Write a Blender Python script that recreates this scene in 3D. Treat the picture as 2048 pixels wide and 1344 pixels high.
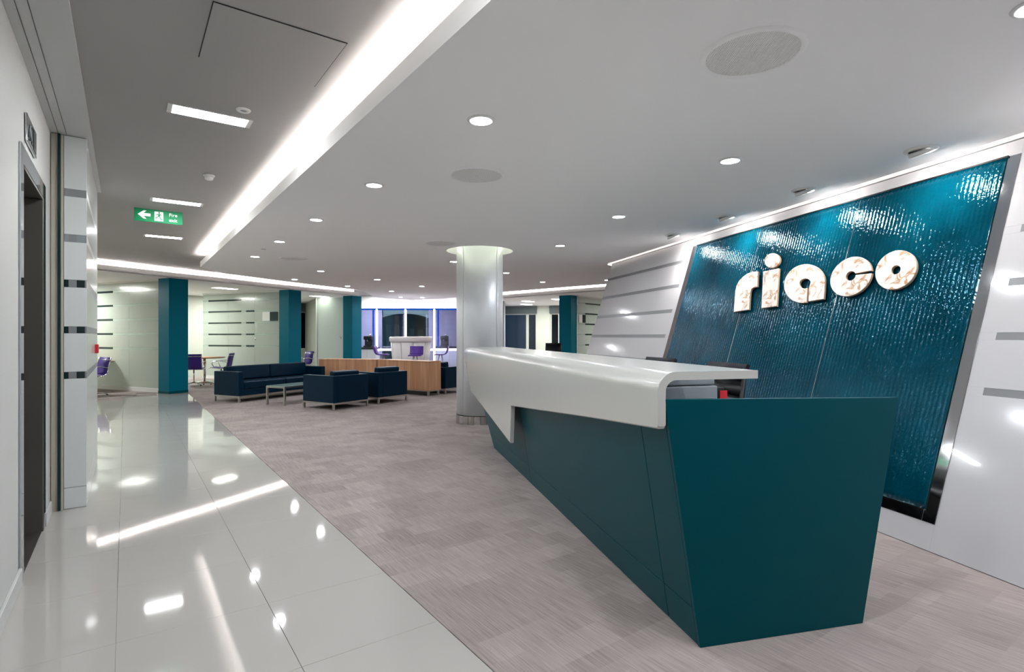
import bpy, bmesh, math, random
from mathutils import Matrix, Vector
for o in list(bpy.data.objects): bpy.data.objects.remove(o, do_unlink=True)
SC = bpy.context.scene
COL = SC.collection
R = math.radians
# ------------------------------------------------------------------ camera
EYE = 1.35
cam_d = bpy.data.cameras.new('camera'); cam = bpy.data.objects.new('camera', cam_d); COL.objects.link(cam)
cam_d.sensor_width = 36.0; cam_d.lens = 36.0*1090/2048; cam_d.clip_start = 0.05; cam_d.clip_end = 200
cam.location = (0, 0, EYE); cam.rotation_euler = (R(90), 0, -R(35.35))
SC.camera = cam
# ------------------------------------------------------------------ world, exposure
w = bpy.data.worlds.new('night_sky'); SC.world = w; w.use_nodes = True
w.node_tree.nodes['Background'].inputs[0].default_value = (0.012, 0.03, 0.055, 1)
w.node_tree.nodes['Background'].inputs[1].default_value = 0.15
SC.view_settings.view_transform = 'Standard'; SC.view_settings.look = 'None'
SC.view_settings.gamma = 1; SC.view_settings.use_curve_mapping = False
SC.view_settings.exposure = 2.75
SC.cycles.use_denoising = True
SC.cycles.max_bounces = 8; SC.cycles.diffuse_bounces = 4; SC.cycles.glossy_bounces = 4
SC.cycles.transmission_bounces = 6; SC.cycles.transparent_max_bounces = 8
SC.cycles.sample_clamp_indirect = 6.0
SC.cycles.caustics_reflective = False; SC.cycles.caustics_refractive = False
# light strengths (modelled fixtures; the bare fill lights carry their own energy)
E_DOWN, E_RECT, E_COVE, E_RING, E_HALO, E_BAY, E_OFFICE = 50, 13, 10, 20, 1.3, 3, 2.4
SPOT_W = 1.3

# ------------------------------------------------------------------ materials
MATS = {}
def lin(c):
    return tuple((x/255/12.92 if x/255 <= 0.04045 else ((x/255+0.055)/1.055)**2.4) for x in c)
def mat(name, rgb, rough=0.5, metal=0.0, coat=0.0, spec=0.5, emit=None, strength=0.0, noise=0.0, nscale=20, bump=0.0, bscale=200):
    m = bpy.data.materials.new(name); m.use_nodes = True; nt = m.node_tree; b = nt.nodes['Principled BSDF']
    c = lin(rgb) + (1,)
    b.inputs['Base Color'].default_value = c; b.inputs['Roughness'].default_value = rough
    b.inputs['Metallic'].default_value = metal; b.inputs['Coat Weight'].default_value = coat
    b.inputs['Coat Roughness'].default_value = 0.03
    b.inputs['Specular IOR Level'].default_value = spec
    if emit:
        b.inputs['Emission Color'].default_value = lin(emit) + (1,); b.inputs['Emission Strength'].default_value = strength
    if noise or bump:
        tc = nt.nodes.new('ShaderNodeTexCoord')
    if noise:
        n = nt.nodes.new('ShaderNodeTexNoise'); n.inputs['Scale'].default_value = nscale; n.inputs['Detail'].default_value = 4
        nt.links.new(tc.outputs['Object'], n.inputs['Vector'])
        r = nt.nodes.new('ShaderNodeMapRange'); r.inputs['To Min'].default_value = 1-noise; r.inputs['To Max'].default_value = 1+noise
        nt.links.new(n.outputs['Fac'], r.inputs['Value'])
        mx = nt.nodes.new('ShaderNodeVectorMath'); mx.operation = 'SCALE'; mx.inputs[0].default_value = c[:3]
        nt.links.new(r.outputs[0], mx.inputs['Scale']); nt.links.new(mx.outputs[0], b.inputs['Base Color'])
    if bump:
        n2 = nt.nodes.new('ShaderNodeTexNoise'); n2.inputs['Scale'].default_value = bscale
        nt.links.new(tc.outputs['Object'], n2.inputs['Vector'])
        bp = nt.nodes.new('ShaderNodeBump'); bp.inputs['Strength'].default_value = bump; bp.inputs['Distance'].default_value = 0.002
        nt.links.new(n2.outputs['Fac'], bp.inputs['Height']); nt.links.new(bp.outputs[0], b.inputs['Normal'])
    MATS[name] = m; return m
mat('wall_paint', (196, 197, 196), 0.55, noise=0.015, nscale=3)
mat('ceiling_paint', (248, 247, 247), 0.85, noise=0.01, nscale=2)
mat('dim_ceiling_paint', (166, 164, 162), 0.85, noise=0.02, nscale=2)  # greyer base: the weaker corridor light is put into the colour
mat('white_gloss_panel', (206, 206, 209), 0.12, coat=0.6)
mat('white_gloss_board', (214, 218, 219), 0.18, coat=0.3)
mat('stripe_film', (132, 134, 137), 0.35)
mat('porcelain', (180, 177, 173), 0.045, spec=0.6, noise=0.012, nscale=1.5)
mat('grout', (165, 160, 154), 0.8)
mat('teal_paint', (0, 70, 80), 0.36, spec=0.3, noise=0.02, nscale=1.2)
mat('teal_column_paint', (0, 104, 126), 0.4, spec=0.25, noise=0.02, nscale=1.2)
mat('navy_leather', (0, 28, 48), 0.42, spec=0.25, bump=0.15, bscale=160)
mat('steel', (190, 188, 184), 0.28, metal=1.0)
mat('chrome', (222, 222, 224), 0.08, metal=1.0)
mat('mirror_steel', (196, 198, 202), 0.06, metal=1.0)
mat('lift_steel', (92, 88, 84), 0.4, metal=0.3, noise=0.06, nscale=3)
mat('column_metal', (226, 230, 233), 0.42, metal=0.3)
mat('solid_surface', (200, 200, 196), 0.22, coat=0.15)
mat('black_plastic', (22, 24, 28), 0.42)
mat('black_mesh', (20, 24, 30), 0.6, spec=0.3)
mat('printer_plastic', (138, 146, 152), 0.45)
mat('red_plastic', (205, 30, 45), 0.35)
mat('pale_pink_plastic', (225, 170, 185), 0.4)
mat('purple_fabric', (58, 26, 128), 0.6, noise=0.06, nscale=60)
mat('purple_shell', (86, 44, 150), 0.4)
mat('sign_green', (0, 118, 72), 0.5, spec=0.2)
mat('sign_white', (235, 242, 238), 0.4)
mat('white_plastic', (226, 226, 224), 0.4)
mat('grille_white', (222, 219, 216), 0.6)
mat('grey_blind', (98, 108, 110), 0.7)
mat('cream_wall', (206, 210, 198), 0.6)
mat('grey_wall', (148, 152, 142), 0.6)
mat('lavender_wall', (170, 170, 192), 0.6)
mat('glass_edge_green', (8, 52, 50), 0.15)
mat('beige_trim', (190, 182, 170), 0.5)
mat('dark_glass_strip', (12, 36, 38), 0.12)
mat('pale_glass_strip', (172, 188, 178), 0.2)
mat('handle_steel', (150, 152, 152), 0.3, metal=1.0)
mat('white_leather', (246, 242, 242), 0.45)
mat('building_stone', (120, 112, 100), 0.8)
mat('dark_ground', (20, 30, 34), 0.8)
mat('joint_dark', (40, 38, 36), 0.8)
mat('tabletop_wood', (190, 140, 104), 0.4, noise=0.05, nscale=8)
mat('coffee_table_glass', (150, 176, 172), 0.05, spec=0.8)
for k_ in ('teal_paint', 'teal_column_paint'): MATS[k_].node_tree.nodes['Principled BSDF'].inputs['Specular Tint'].default_value = (0.12, 0.6, 0.7, 1)
MATS['navy_leather'].node_tree.nodes['Principled BSDF'].inputs['Specular Tint'].default_value = (0.3, 0.6, 0.85, 1)
def emis(name, rgb, s):
    m = bpy.data.materials.new(name); m.use_nodes = True; nt = m.node_tree; nt.nodes.clear()
    e = nt.nodes.new('ShaderNodeEmission'); o = nt.nodes.new('ShaderNodeOutputMaterial')
    e.inputs[0].default_value = lin(rgb)+(1,); e.inputs[1].default_value = s; nt.links.new(e.outputs[0], o.inputs[0])
    MATS[name] = m; return m
emis('lamp_down', (246, 250, 255), E_DOWN)
emis('lamp_rect', (250, 255, 255), E_RECT)
emis('lamp_cove', (255, 248, 244), E_COVE)
emis('lamp_ring', (255, 249, 246), E_RING)
emis('lamp_halo', (244, 250, 226), E_HALO)
emis('lamp_slot', (255, 244, 234), 3.5)
emis('lamp_bay', (238, 236, 255), E_BAY)
emis('lamp_office', (246, 255, 240), E_OFFICE)
emis('led_blue', (10, 80, 190), 0.14)
emis('glowing_white', (232, 228, 255), 0.9)  # mullions and transoms emit: their bright lit look is put into the material
emis('far_building_glow', (200, 215, 210), 0.1)
emis('spot_lamp', (255, 250, 245), 40)

def frosted(name, rgb):
    m = bpy.data.materials.new(name); m.use_nodes = True; nt = m.node_tree; b = nt.nodes['Principled BSDF']
    out = nt.nodes['Material Output']
    b.inputs['Base Color'].default_value = lin(rgb)+(1,); b.inputs['Roughness'].default_value = 0.2; b.inputs['Coat Weight'].default_value = 0.25
    t = nt.nodes.new('ShaderNodeBsdfTranslucent'); t.inputs[0].default_value = lin(rgb)+(1,)
    mx = nt.nodes.new('ShaderNodeMixShader'); mx.inputs[0].default_value = 0.4
    nt.links.new(b.outputs[0], mx.inputs[1]); nt.links.new(t.outputs[0], mx.inputs[2]); nt.links.new(mx.outputs[0], out.inputs[0])
    MATS[name] = m
frosted('frosted_glass', (206, 213, 206))
def clear_glass(name, tint, gl=0.12):
    m = bpy.data.materials.new(name); m.use_nodes = True; nt = m.node_tree; nt.nodes.clear()
    t = nt.nodes.new('ShaderNodeBsdfTransparent'); t.inputs[0].default_value = tint+(1,)
    g = nt.nodes.new('ShaderNodeBsdfGlossy'); g.inputs['Roughness'].default_value = 0.02
    fr = nt.nodes.new('ShaderNodeFresnel'); fr.inputs[0].default_value = 1.5
    mx = nt.nodes.new('ShaderNodeMixShader'); o = nt.nodes.new('ShaderNodeOutputMaterial')
    nt.links.new(fr.outputs[0], mx.inputs[0]); nt.links.new(t.outputs[0], mx.inputs[1]); nt.links.new(g.outputs[0], mx.inputs[2]); nt.links.new(mx.outputs[0], o.inputs[0])
    MATS[name] = m
clear_glass('window_glass', (0.75, 0.85, 0.9))
clear_glass('bay_glass', (0.9, 0.92, 1.0))

def carpet_mat():
    m = bpy.data.materials.new('carpet'); m.use_nodes = True; nt = m.node_tree; b = nt.nodes['Principled BSDF']; L = nt.links
    b.inputs['Roughness'].default_value = 0.95; b.inputs['Specular IOR Level'].default_value = 0.1
    geo = nt.nodes.new('ShaderNodeNewGeometry')
    mp = nt.nodes.new('ShaderNodeMapping'); mp.inputs['Scale'].default_value = (150, 4.5, 1)
    L.new(geo.outputs['Position'], mp.inputs['Vector'])
    n = nt.nodes.new('ShaderNodeTexNoise'); n.inputs['Scale'].default_value = 1.0; n.inputs['Detail'].default_value = 3; n.inputs['Roughness'].default_value = 0.6
    L.new(mp.outputs[0], n.inputs['Vector'])
    # rectangular woven patches
    br = nt.nodes.new('ShaderNodeTexBrick'); br.inputs['Scale'].default_value = 1.0
    br.inputs['Brick Width'].default_value = 0.21; br.inputs['Row Height'].default_value = 0.17; br.inputs['Mortar Size'].default_value = 0
    br.inputs['Color1'].default_value = (0, 0, 0, 1); br.inputs['Color2'].default_value = (1, 1, 1, 1); br.offset = 0.37
    L.new(geo.outputs['Position'], br.inputs['Vector'])
    n3 = nt.nodes.new('ShaderNodeTexNoise'); n3.inputs['Scale'].default_value = 2.2
    L.new(geo.outputs['Position'], n3.inputs['Vector'])
    oi = nt.nodes.new('ShaderNodeObjectInfo')
    def mth(op, a, bb):
        k = nt.nodes.new('ShaderNodeMath'); k.operation = op
        for i, v in enumerate((a, bb)):
            if isinstance(v, (int, float)): k.inputs[i].default_value = v
            else: L.new(v, k.inputs[i])
        return k.outputs[0]
    v = mth('ADD', mth('MULTIPLY', mth('SUBTRACT', n.outputs['Fac'], 0.5), 1.5), 0.5)
    v = mth('ADD', mth('MULTIPLY', v, 0.55), mth('MULTIPLY', br.outputs['Color'], 0.16))
    v = mth('ADD', v, mth('MULTIPLY', n3.outputs['Fac'], 0.15))
    v = mth('ADD', v, mth('MULTIPLY', oi.outputs['Random'], 0.08))
    cr = nt.nodes.new('ShaderNodeValToRGB'); L.new(v, cr.inputs[0])
    cr.color_ramp.elements[0].position = 0.2; cr.color_ramp.elements[0].color = lin((130, 120, 118))+(1,)
    cr.color_ramp.elements[1].position = 0.8; cr.color_ramp.elements[1].color = lin((183, 172, 169))+(1,)
    L.new(cr.outputs[0], b.inputs['Base Color'])
    bp = nt.nodes.new('ShaderNodeBump'); bp.inputs['Strength'].default_value = 0.5; bp.inputs['Distance'].default_value = 0.003
    L.new(n.outputs['Fac'], bp.inputs['Height']); L.new(bp.outputs[0], b.inputs['Normal'])
    MATS['carpet'] = m
carpet_mat()
def wood_mat():
    m = bpy.data.materials.new('oak_veneer'); m.use_nodes = True; nt = m.node_tree; b = nt.nodes['Principled BSDF']; L = nt.links
    b.inputs['Roughness'].default_value = 0.42
    tc = nt.nodes.new('ShaderNodeTexCoord'); mp = nt.nodes.new('ShaderNodeMapping'); mp.inputs['Scale'].default_value = (14, 14, 0.8)
    L.new(tc.outputs['Object'], mp.inputs['Vector'])
    n = nt.nodes.new('ShaderNodeTexNoise'); n.inputs['Scale'].default_value = 1.0; n.inputs['Detail'].default_value = 5
    L.new(mp.outputs[0], n.inputs['Vector'])
    cr = nt.nodes.new('ShaderNodeValToRGB'); L.new(n.outputs['Fac'], cr.inputs[0])
    cr.color_ramp.elements[0].position = 0.3; cr.color_ramp.elements[0].color = lin((172, 122, 88))+(1,)
    cr.color_ramp.elements[1].position = 0.7; cr.color_ramp.elements[1].color = lin((205, 158, 122))+(1,)
    L.new(cr.outputs[0], b.inputs['Base Color']); MATS['oak_veneer'] = m
wood_mat()
def marble_mat():
    m = bpy.data.materials.new('veined_cream'); m.use_nodes = True; nt = m.node_tree; b = nt.nodes['Principled BSDF']; L = nt.links
    b.inputs['Roughness'].default_value = 0.35
    tc = nt.nodes.new('ShaderNodeTexCoord')
    n = nt.nodes.new('ShaderNodeTexNoise'); n.inputs['Scale'].default_value = 8; n.inputs['Detail'].default_value = 8; n.inputs['Distortion'].default_value = 1.2
    L.new(tc.outputs['Object'], n.inputs['Vector'])
    n2 = nt.nodes.new('ShaderNodeTexNoise'); n2.inputs['Scale'].default_value = 6; L.new(tc.outputs['Object'], n2.inputs['Vector'])
    # thin rusty veins where the noise crosses its middle, only inside patches
    a = nt.nodes.new('ShaderNodeMath'); a.operation = 'SUBTRACT'; L.new(n.outputs['Fac'], a.inputs[0]); a.inputs[1].default_value = 0.5
    ab = nt.nodes.new('ShaderNodeMath'); ab.operation = 'ABSOLUTE'; L.new(a.outputs[0], ab.inputs[0])
    mr = nt.nodes.new('ShaderNodeMapRange'); mr.inputs['From Min'].default_value = 0.0; mr.inputs['From Max'].default_value = 0.075; mr.inputs['To Min'].default_value = 1; mr.inputs['To Max'].default_value = 0
    L.new(ab.outputs[0], mr.inputs['Value'])
    m2 = nt.nodes.new('ShaderNodeMapRange'); m2.inputs['From Min'].default_value = 0.49; m2.inputs['From Max'].default_value = 0.58
    L.new(n2.outputs['Fac'], m2.inputs['Value'])
    mu = nt.nodes.new('ShaderNodeMath'); mu.operation = 'MULTIPLY'; L.new(mr.outputs[0], mu.inputs[0]); L.new(m2.outputs[0], mu.inputs[1])
    mx = nt.nodes.new('ShaderNodeMix'); mx.data_type = 'RGBA'; L.new(mu.outputs[0], mx.inputs['Factor'])
    mx.inputs['A'].default_value = lin((250, 243, 236))+(1,); mx.inputs['B'].default_value = lin((188, 136, 80))+(1,)
    L.new(mx.outputs['Result'], b.inputs['Base Color']); MATS['veined_cream'] = m
marble_mat()
mat('letter_side', (190, 160, 130), 0.4)
def ribbed_glass_mat():
    m = bpy.data.materials.new('ribbed_teal_glass'); m.use_nodes = True; nt = m.node_tree; b = nt.nodes['Principled BSDF']; L = nt.links
    b.inputs['Roughness'].default_value = 0.045; b.inputs['Coat Weight'].default_value = 0.0
    b.inputs['Specular IOR Level'].default_value = 0.5; b.inputs['Specular Tint'].default_value = (0.16, 0.62, 0.85, 1)
    tc = nt.nodes.new('ShaderNodeTexCoord'); mp = nt.nodes.new('ShaderNodeMapping'); mp.inputs['Scale'].default_value = (55, 42, 1)
    L.new(tc.outputs['Object'], mp.inputs['Vector'])
    n = nt.nodes.new('ShaderNodeTexNoise'); n.inputs['Scale'].default_value = 1; n.inputs['Detail'].default_value = 2
    L.new(mp.outputs[0], n.inputs['Vector'])
    n2 = nt.nodes.new('ShaderNodeTexNoise'); n2.inputs['Scale'].default_value = 2.5; L.new(tc.outputs['Object'], n2.inputs['Vector'])
    cr = nt.nodes.new('ShaderNodeValToRGB'); L.new(n2.outputs['Fac'], cr.inputs[0])
    cr.color_ramp.elements[0].position = 0.3; cr.color_ramp.elements[0].color = lin((0, 48, 64))+(1,)
    cr.color_ramp.elements[1].position = 0.7; cr.color_ramp.elements[1].color = lin((0, 68, 86))+(1,)
    L.new(cr.outputs[0], b.inputs['Base Color'])
    bp = nt.nodes.new('ShaderNodeBump'); bp.inputs['Strength'].default_value = 0.9; bp.inputs['Distance'].default_value = 0.0035
    L.new(n.outputs['Fac'], bp.inputs['Height']); L.new(bp.outputs[0], b.inputs['Normal']); L.new(bp.outputs[0], b.inputs['Coat Normal'])
    MATS['ribbed_teal_glass'] = m
ribbed_glass_mat()

# ------------------------------------------------------------------ helpers
class MB:
    """collects shapes in one bmesh"""
    def __init__(self): self.b = bmesh.new()
    def box(self, x0, x1, y0, y1, z0, z1, bev=0.0, seg=2, M=None, mi=0):
        t = bmesh.new(); bmesh.ops.create_cube(t, size=1.0)
        bmesh.ops.scale(t, vec=(x1-x0, y1-y0, z1-z0), verts=t.verts)
        bmesh.ops.translate(t, vec=((x0+x1)/2, (y0+y1)/2, (z0+z1)/2), verts=t.verts)
        if bev > 0: bmesh.ops.bevel(t, geom=list(t.edges), offset=bev, segments=seg, affect='EDGES', profile=0.5)
        return self._add(t, M, mi)
    def _add(self, t, M=None, mi=0):
        if M is not None: bmesh.ops.transform(t, matrix=M, verts=t.verts)
        vm = {}
        for v in t.verts: vm[v] = self.b.verts.new(v.co)
        for f in t.faces:
            try:
                nf = self.b.faces.new([vm[v] for v in f.verts]); nf.material_index = mi; nf.smooth = f.smooth
            except ValueError: pass
        t.free(); return self
    def poly(self, pts, z0, z1, mi=0, M=None):
        """prism over a 2-D polygon"""
        t = bmesh.new(); n = len(pts)
        a = [t.verts.new((p[0], p[1], z0)) for p in pts]; c = [t.verts.new((p[0], p[1], z1)) for p in pts]
        t.faces.new(a[::-1]); t.faces.new(c)
        for i in range(n): t.faces.new((a[i], a[(i+1) % n], c[(i+1) % n], c[i]))
        bmesh.ops.recalc_face_normals(t, faces=t.faces)
        return self._add(t, M, mi)
    def tube(self, pts, r, n=8, M=None, mi=0, closed=False):
        t = bmesh.new(); P = [Vector(p) for p in pts]; rings = []
        N = len(P); rr = r if isinstance(r, (list, tuple)) else [r]*N
        up = Vector((0, 0, 1))
        for i, p in enumerate(P):
            if closed: d = (P[(i+1) % N]-P[i-1]).normalized()
            else: d = (P[min(i+1, N-1)]-P[max(i-1, 0)]).normalized()
            u = d.cross(up)
            if u.length < 1e-3: u = d.cross(Vector((1, 0, 0)))
            u.normalize(); v = d.cross(u)
            rings.append([t.verts.new(p+(u*math.cos(2*math.pi*k/n)+v*math.sin(2*math.pi*k/n))*rr[i]) for k in range(n)])
        for i in range(N if closed else N-1):
            A, B = rings[i], rings[(i+1) % N]
            for k in range(n):
                f = t.faces.new((A[k], A[(k+1) % n], B[(k+1) % n], B[k])); f.smooth = True
        if not closed:
            t.faces.new(rings[0][::-1]); t.faces.new(rings[-1])
        bmesh.ops.recalc_face_normals(t, faces=t.faces)
        return self._add(t, M, mi)
    def lathe(self, prof, n=32, M=None, mi=0, smooth=True, cap=True):
        """prof: (radius, z) list; full turn"""
        t = bmesh.new(); rings = []
        for r, z in prof:
            if r < 1e-6: rings.append([t.verts.new((0, 0, z))])
            else: rings.append([t.verts.new((r*math.cos(2*math.pi*k/n), r*math.sin(2*math.pi*k/n), z)) for k in range(n)])
        for A, B in zip(rings, rings[1:]):
            for k in range(n):
                q = [A[k % len(A)], A[(k+1) % len(A)], B[(k+1) % len(B)], B[k % len(B)]]
                q2 = []
                for v in q:
                    if v not in q2: q2.append(v)
                if len(q2) > 2:
                    f = t.faces.new(q2); f.smooth = smooth
        if cap:
            for A in (rings[0], rings[-1]):
                if len(A) > 2: t.faces.new(A)
        bmesh.ops.recalc_face_normals(t, faces=t.faces)
        return self._add(t, M, mi)
    def sheet(self, prof, w0, w1, th, axis='x', M=None, mi=0):
        """a bent slab: prof = list of (y,z); extruded along x from w0 to w1 with thickness th"""
        t = bmesh.new(); n = len(prof); P = [Vector((0, p[0], p[1])) for p in prof]; rows = []
        for i, p in enumerate(P):
            d = (P[min(i+1, n-1)]-P[max(i-1, 0)]).normalized(); nn = Vector((0, -d.z, d.y))*th/2
            rows.append([t.verts.new(Vector((w0, 0, 0))+p+nn), t.verts.new(Vector((w1, 0, 0))+p+nn), t.verts.new(Vector((w1, 0, 0))+p-nn), t.verts.new(Vector((w0, 0, 0))+p-nn)])
        for A, B in zip(rows, rows[1:]):
            for k in range(4):
                f = t.faces.new((A[k], A[(k+1) % 4], B[(k+1) % 4], B[k])); f.smooth = (k in (0, 2))
        t.faces.new(rows[0]); t.faces.new(rows[-1][::-1])
        bmesh.ops.recalc_face_normals(t, faces=t.faces)
        return self._add(t, M, mi)
    def ribbon(self, path, o0, o1, z0, z1, mi=0, closed=False):
        """a wall following a 2-D path between offsets o0 and o1 (to the left of travel)"""
        t = bmesh.new(); N = len(path); P = [Vector(p) for p in path]; rows = []
        for i in range(N):
            if closed: a, c = P[i]-P[i-1], P[(i+1) % N]-P[i]
            else: a, c = (P[i]-P[max(i-1, 0)]), (P[min(i+1, N-1)]-P[i])
            if a.length < 1e-9: a = c
            if c.length < 1e-9: c = a
            a.normalize(); c.normalize(); na = Vector((-a.y, a.x)); nc = Vector((-c.y, c.x)); m = (na+nc)
            m = m/max(0.3, m.length_squared/2) if m.length > 1e-6 else na
            q0 = P[i]+m*o0; q1 = P[i]+m*o1
            rows.append([t.verts.new((q0.x, q0.y, z0)), t.verts.new((q1.x, q1.y, z0)), t.verts.new((q1.x, q1.y, z1)), t.verts.new((q0.x, q0.y, z1))])
        M_ = N if closed else N-1
        for i in range(M_):
            A, B = rows[i], rows[(i+1) % N]
            for k in range(4): t.faces.new((A[k], A[(k+1) % 4], B[(k+1) % 4], B[k]))
        if not closed: t.faces.new(rows[0]); t.faces.new(rows[-1][::-1])
        bmesh.ops.recalc_face_normals(t, faces=t.faces)
        return self._add(t, None, mi)
    def build(self, name, m, parent=None, M=None):
        me = bpy.data.meshes.new(name); self.b.to_mesh(me); self.b.free()
        for q in (m if isinstance(m, (list, tuple)) else [m]): me.materials.append(MATS[q])
        o = bpy.data.objects.new(name, me); COL.objects.link(o)
        if parent is not None: o.parent = parent
        if M is not None: o.matrix_local = M
        return o
def thing(name, label, cat, M=None, group=None):
    o = bpy.data.objects.new(name, None); COL.objects.link(o); o.empty_display_size = 0.1
    if M is not None: o.matrix_world = M
    o['label'] = label; o['category'] = cat
    if group: o['group'] = group
    return o
def struct(name, M=None):
    o = bpy.data.objects.new(name, None); COL.objects.link(o); o['kind'] = 'structure'
    if M is not None: o.matrix_world = M
    return o
def tag(o, label, cat, group=None):
    o['label'] = label; o['category'] = cat
    if group: o['group'] = group
    return o
def dup(root, M, label=None, group=None):
    r = root.copy(); COL.objects.link(r); r.matrix_world = M
    if label: r['label'] = label
    if group: r['group'] = group
    for ch in list(root.children):
        c = ch.copy(); COL.objects.link(c); c.parent = r
        for g in list(ch.children):
            d = g.copy(); COL.objects.link(d); d.parent = c
    return r
def loc(x, y, z=0, deg=0): return Matrix.Translation((x, y, z)) @ Matrix.Rotation(R(deg), 4, 'Z')
def fill_with_holes(outer, holes, z):
    b = bmesh.new(); edges = []
    for loop in [outer]+holes:
        vs = [b.verts.new((p[0], p[1], z)) for p in loop]
        for i in range(len(vs)): edges.append(b.edges.new((vs[i], vs[(i+1) % len(vs)])))
    bmesh.ops.triangle_fill(b, edges=edges, use_beauty=True, use_dissolve=False, normal=(0, 0, 1))
    return b
# feature-wall frame: local x = away from the room, local y = along the wall
FA = 21.6
MF = Matrix.Rotation(-R(FA), 4, 'Z')
N0, KL = 3.34, 0.3033
TH = math.atan(KL); CT = math.cos(TH); ST = math.sin(TH)
def FW(s, n, h=0): return MF @ Vector((n, s, h))
# leaning plane: local u = -s, v = up the slope, w = towards the room
_u = MF.to_3x3() @ Vector((0, -1, 0)); _v = MF.to_3x3() @ Vector((ST, 0, CT)); _w = _u.cross(_v)
_o = MF @ Vector((N0, 0, 0))
LP = Matrix(((_u.x, _v.x, _w.x, _o.x), (_u.y, _v.y, _w.y, _o.y), (_u.z, _v.z, _w.z, _o.z), (0, 0, 0, 1)))
# ------------------------------------------------------------------ FLOOR
floor = struct('floor')
MB().box(-8, 22, -4, 28, -0.12, -0.012).build('floor_bed', 'grout', floor)
TX, TY = 0.622, 0.65
XE = 1.21
def ring_at(x):       # y of the meeting-room line for a given x (tiles stop there)
    pts = RING_L
    for a, c in zip(pts, pts[1:]):
        if a[0] <= x <= c[0]: return a[1]+(c[1]-a[1])*(x-a[0])/(c[0]-a[0])
    return pts[0][1] if x < pts[0][0] else pts[-1][1]
RING_L = [(-3.2, 12.45), (-1.8, 13.25), (-0.47, 14.0), (0.76, 14.78), (2.0, 15.5), (3.0, 16.15), (3.71, 16.55), (5.1, 17.3), (6.44, 17.95)]
RING_R = [(10.75, 17.6), (11.0, 16.2), (11.25, 13.8), (11.6, 11.6), (12.1, 9.4), (12.8, 7.2)]
g = 0.0016
def tile_mesh(name, w_, d_, t, bev, m):
    b = MB(); b.box(0, w_, 0, d_, -t, 0, bev, 1)
    me = bpy.data.meshes.new(name); b.b.to_mesh(me); b.b.free(); me.materials.append(MATS[m]); return me
tm = tile_mesh('tile', TX-g, TY-g, 0.011, 0.0012, 'porcelain')
tm_cut = tile_mesh('tile_cut', 0.4355, TY-g, 0.011, 0.0012, 'porcelain')
def put(me, name, x, y, z=0.0):
    o = bpy.data.objects.new(name, me); COL.objects.link(o); o.parent = floor; o.location = (x, y, z); return o
Y0 = 2.31-TY*7
for j in range(0, 28):
    y = Y0+TY*j
    for i in range(0, 9):
        x = XE-TX*(i+1)
        if i >= 3 and y < 7.5: continue
        if i == 2 and y < 7.5:
            if y+TY < 4.0 or 5.06 < y: put(tm_cut, 'tile', -0.47, y)
            else: put(tm, 'tile', x, y)
            continue
        if y > ring_at(x)+0.1 or x < -3.6: continue
        put(tm, 'tile', x, y)
cm = tile_mesh('carpet_tile', 0.4998, 0.4998, 0.010, 0.0002, 'carpet')
carpet_spots = [(XE+0.002+0.5*i, -0.9+0.5*j) for j in range(0, 33) for i in range(0, 10)]
carpet_spots = [(x, y) for x, y in carpet_spots if (x-(-N0*0)) is not None and (x*math.cos(R(FA))-y*math.sin(R(FA))) < N0-0.05][:300]
used = set()
for x, y in carpet_spots:
    put(cm, 'carpet_tile', x, y); used.add((round(x, 2), round(y, 2)))
MB().box(-8, 22, -4, 28, -0.0118, -0.008).build('carpet_underlay', 'carpet', floor)
# carpet outside the reach of single tiles
b = MB()
for j in range(-4, 58):
    for i in range(-20, 42):
        x, y = XE+0.002+0.5*i, -0.9+0.5*j
        if (round(x, 2), round(y, 2)) in used: continue
        if x < XE-0.01 and y < ring_at(x)+0.72: continue
        b.box(x, x+0.4998, y, y+0.4998, -0.008, 0)
o = b.build('carpet_tile', 'carpet', floor); o['kind'] = 'stuff'

# ------------------------------------------------------------------ CEILING
ceiling = struct('ceiling')
HC, HR, HL = 2.93, 2.69, 2.80
MB().box(-8, 22, -4, 28, HC, HC+0.1).build('upper_slab', 'dim_ceiling_paint', ceiling)
# lowered raft with its openings
SLOT_S, SN0, SN1 = 9.28, 4.112, 4.62
def FP(s, n): v = FW(s, n); return (v.x, v.y)
raft = [(XE, -3.4), (XE, 12.2), (1.75, 13.05), (3.11, 14.07), (4.4, 14.85), (5.56, 15.5), (6.1, 16.4), (6.88, 17.8), (7.8, 18.5), (8.74, 18.6), (9.3, 17.3), (9.37, 13.7), (9.75, 11.8), (10.1, 10.06), (10.6, 8.4), (12.5, 7.0), (12.5, -3.4)]
CX, CY = P_COL = (958-1024)/1090.0, None
_cz = 8.62; _u0 = (959.5-1024)/1090.0
a_ = R(35.35)
CX = _cz*(math.sin(a_)+math.cos(a_)*_u0); CY = _cz*(math.cos(a_)-math.sin(a_)*_u0)
CR, CHR = 0.366, 0.535
hole = [(CX+CHR*math.cos(2*math.pi*k/48), CY+CHR*math.sin(2*math.pi*k/48)) for k in range(48)]
slot = [FP(-3.0, SN0), FP(SLOT_S, SN0)]
for k in range(1, 12):
    t = math.pi*k/12
    slot.append(FP(SLOT_S+0.40*math.sin(t), (SN0+SN1)/2-(SN1-SN0)/2*math.cos(t)))
slot += [FP(SLOT_S, SN1), FP(-3.0, SN1)]
bm = fill_with_holes(raft, [hole, slot], HR)
m_ = MB(); m_.b.free(); m_.b = bm
ext = bmesh.ops.extrude_face_region(bm, geom=list(bm.faces))
bmesh.ops.translate(bm, vec=(0, 0, 0.03), verts=[v for v in ext['geom'] if isinstance(v, bmesh.types.BMVert)])
bmesh.ops.recalc_face_normals(bm, faces=bm.faces)
m_.build('raft_panel', 'ceiling_paint', ceiling)
edge = raft[:15]
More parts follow.
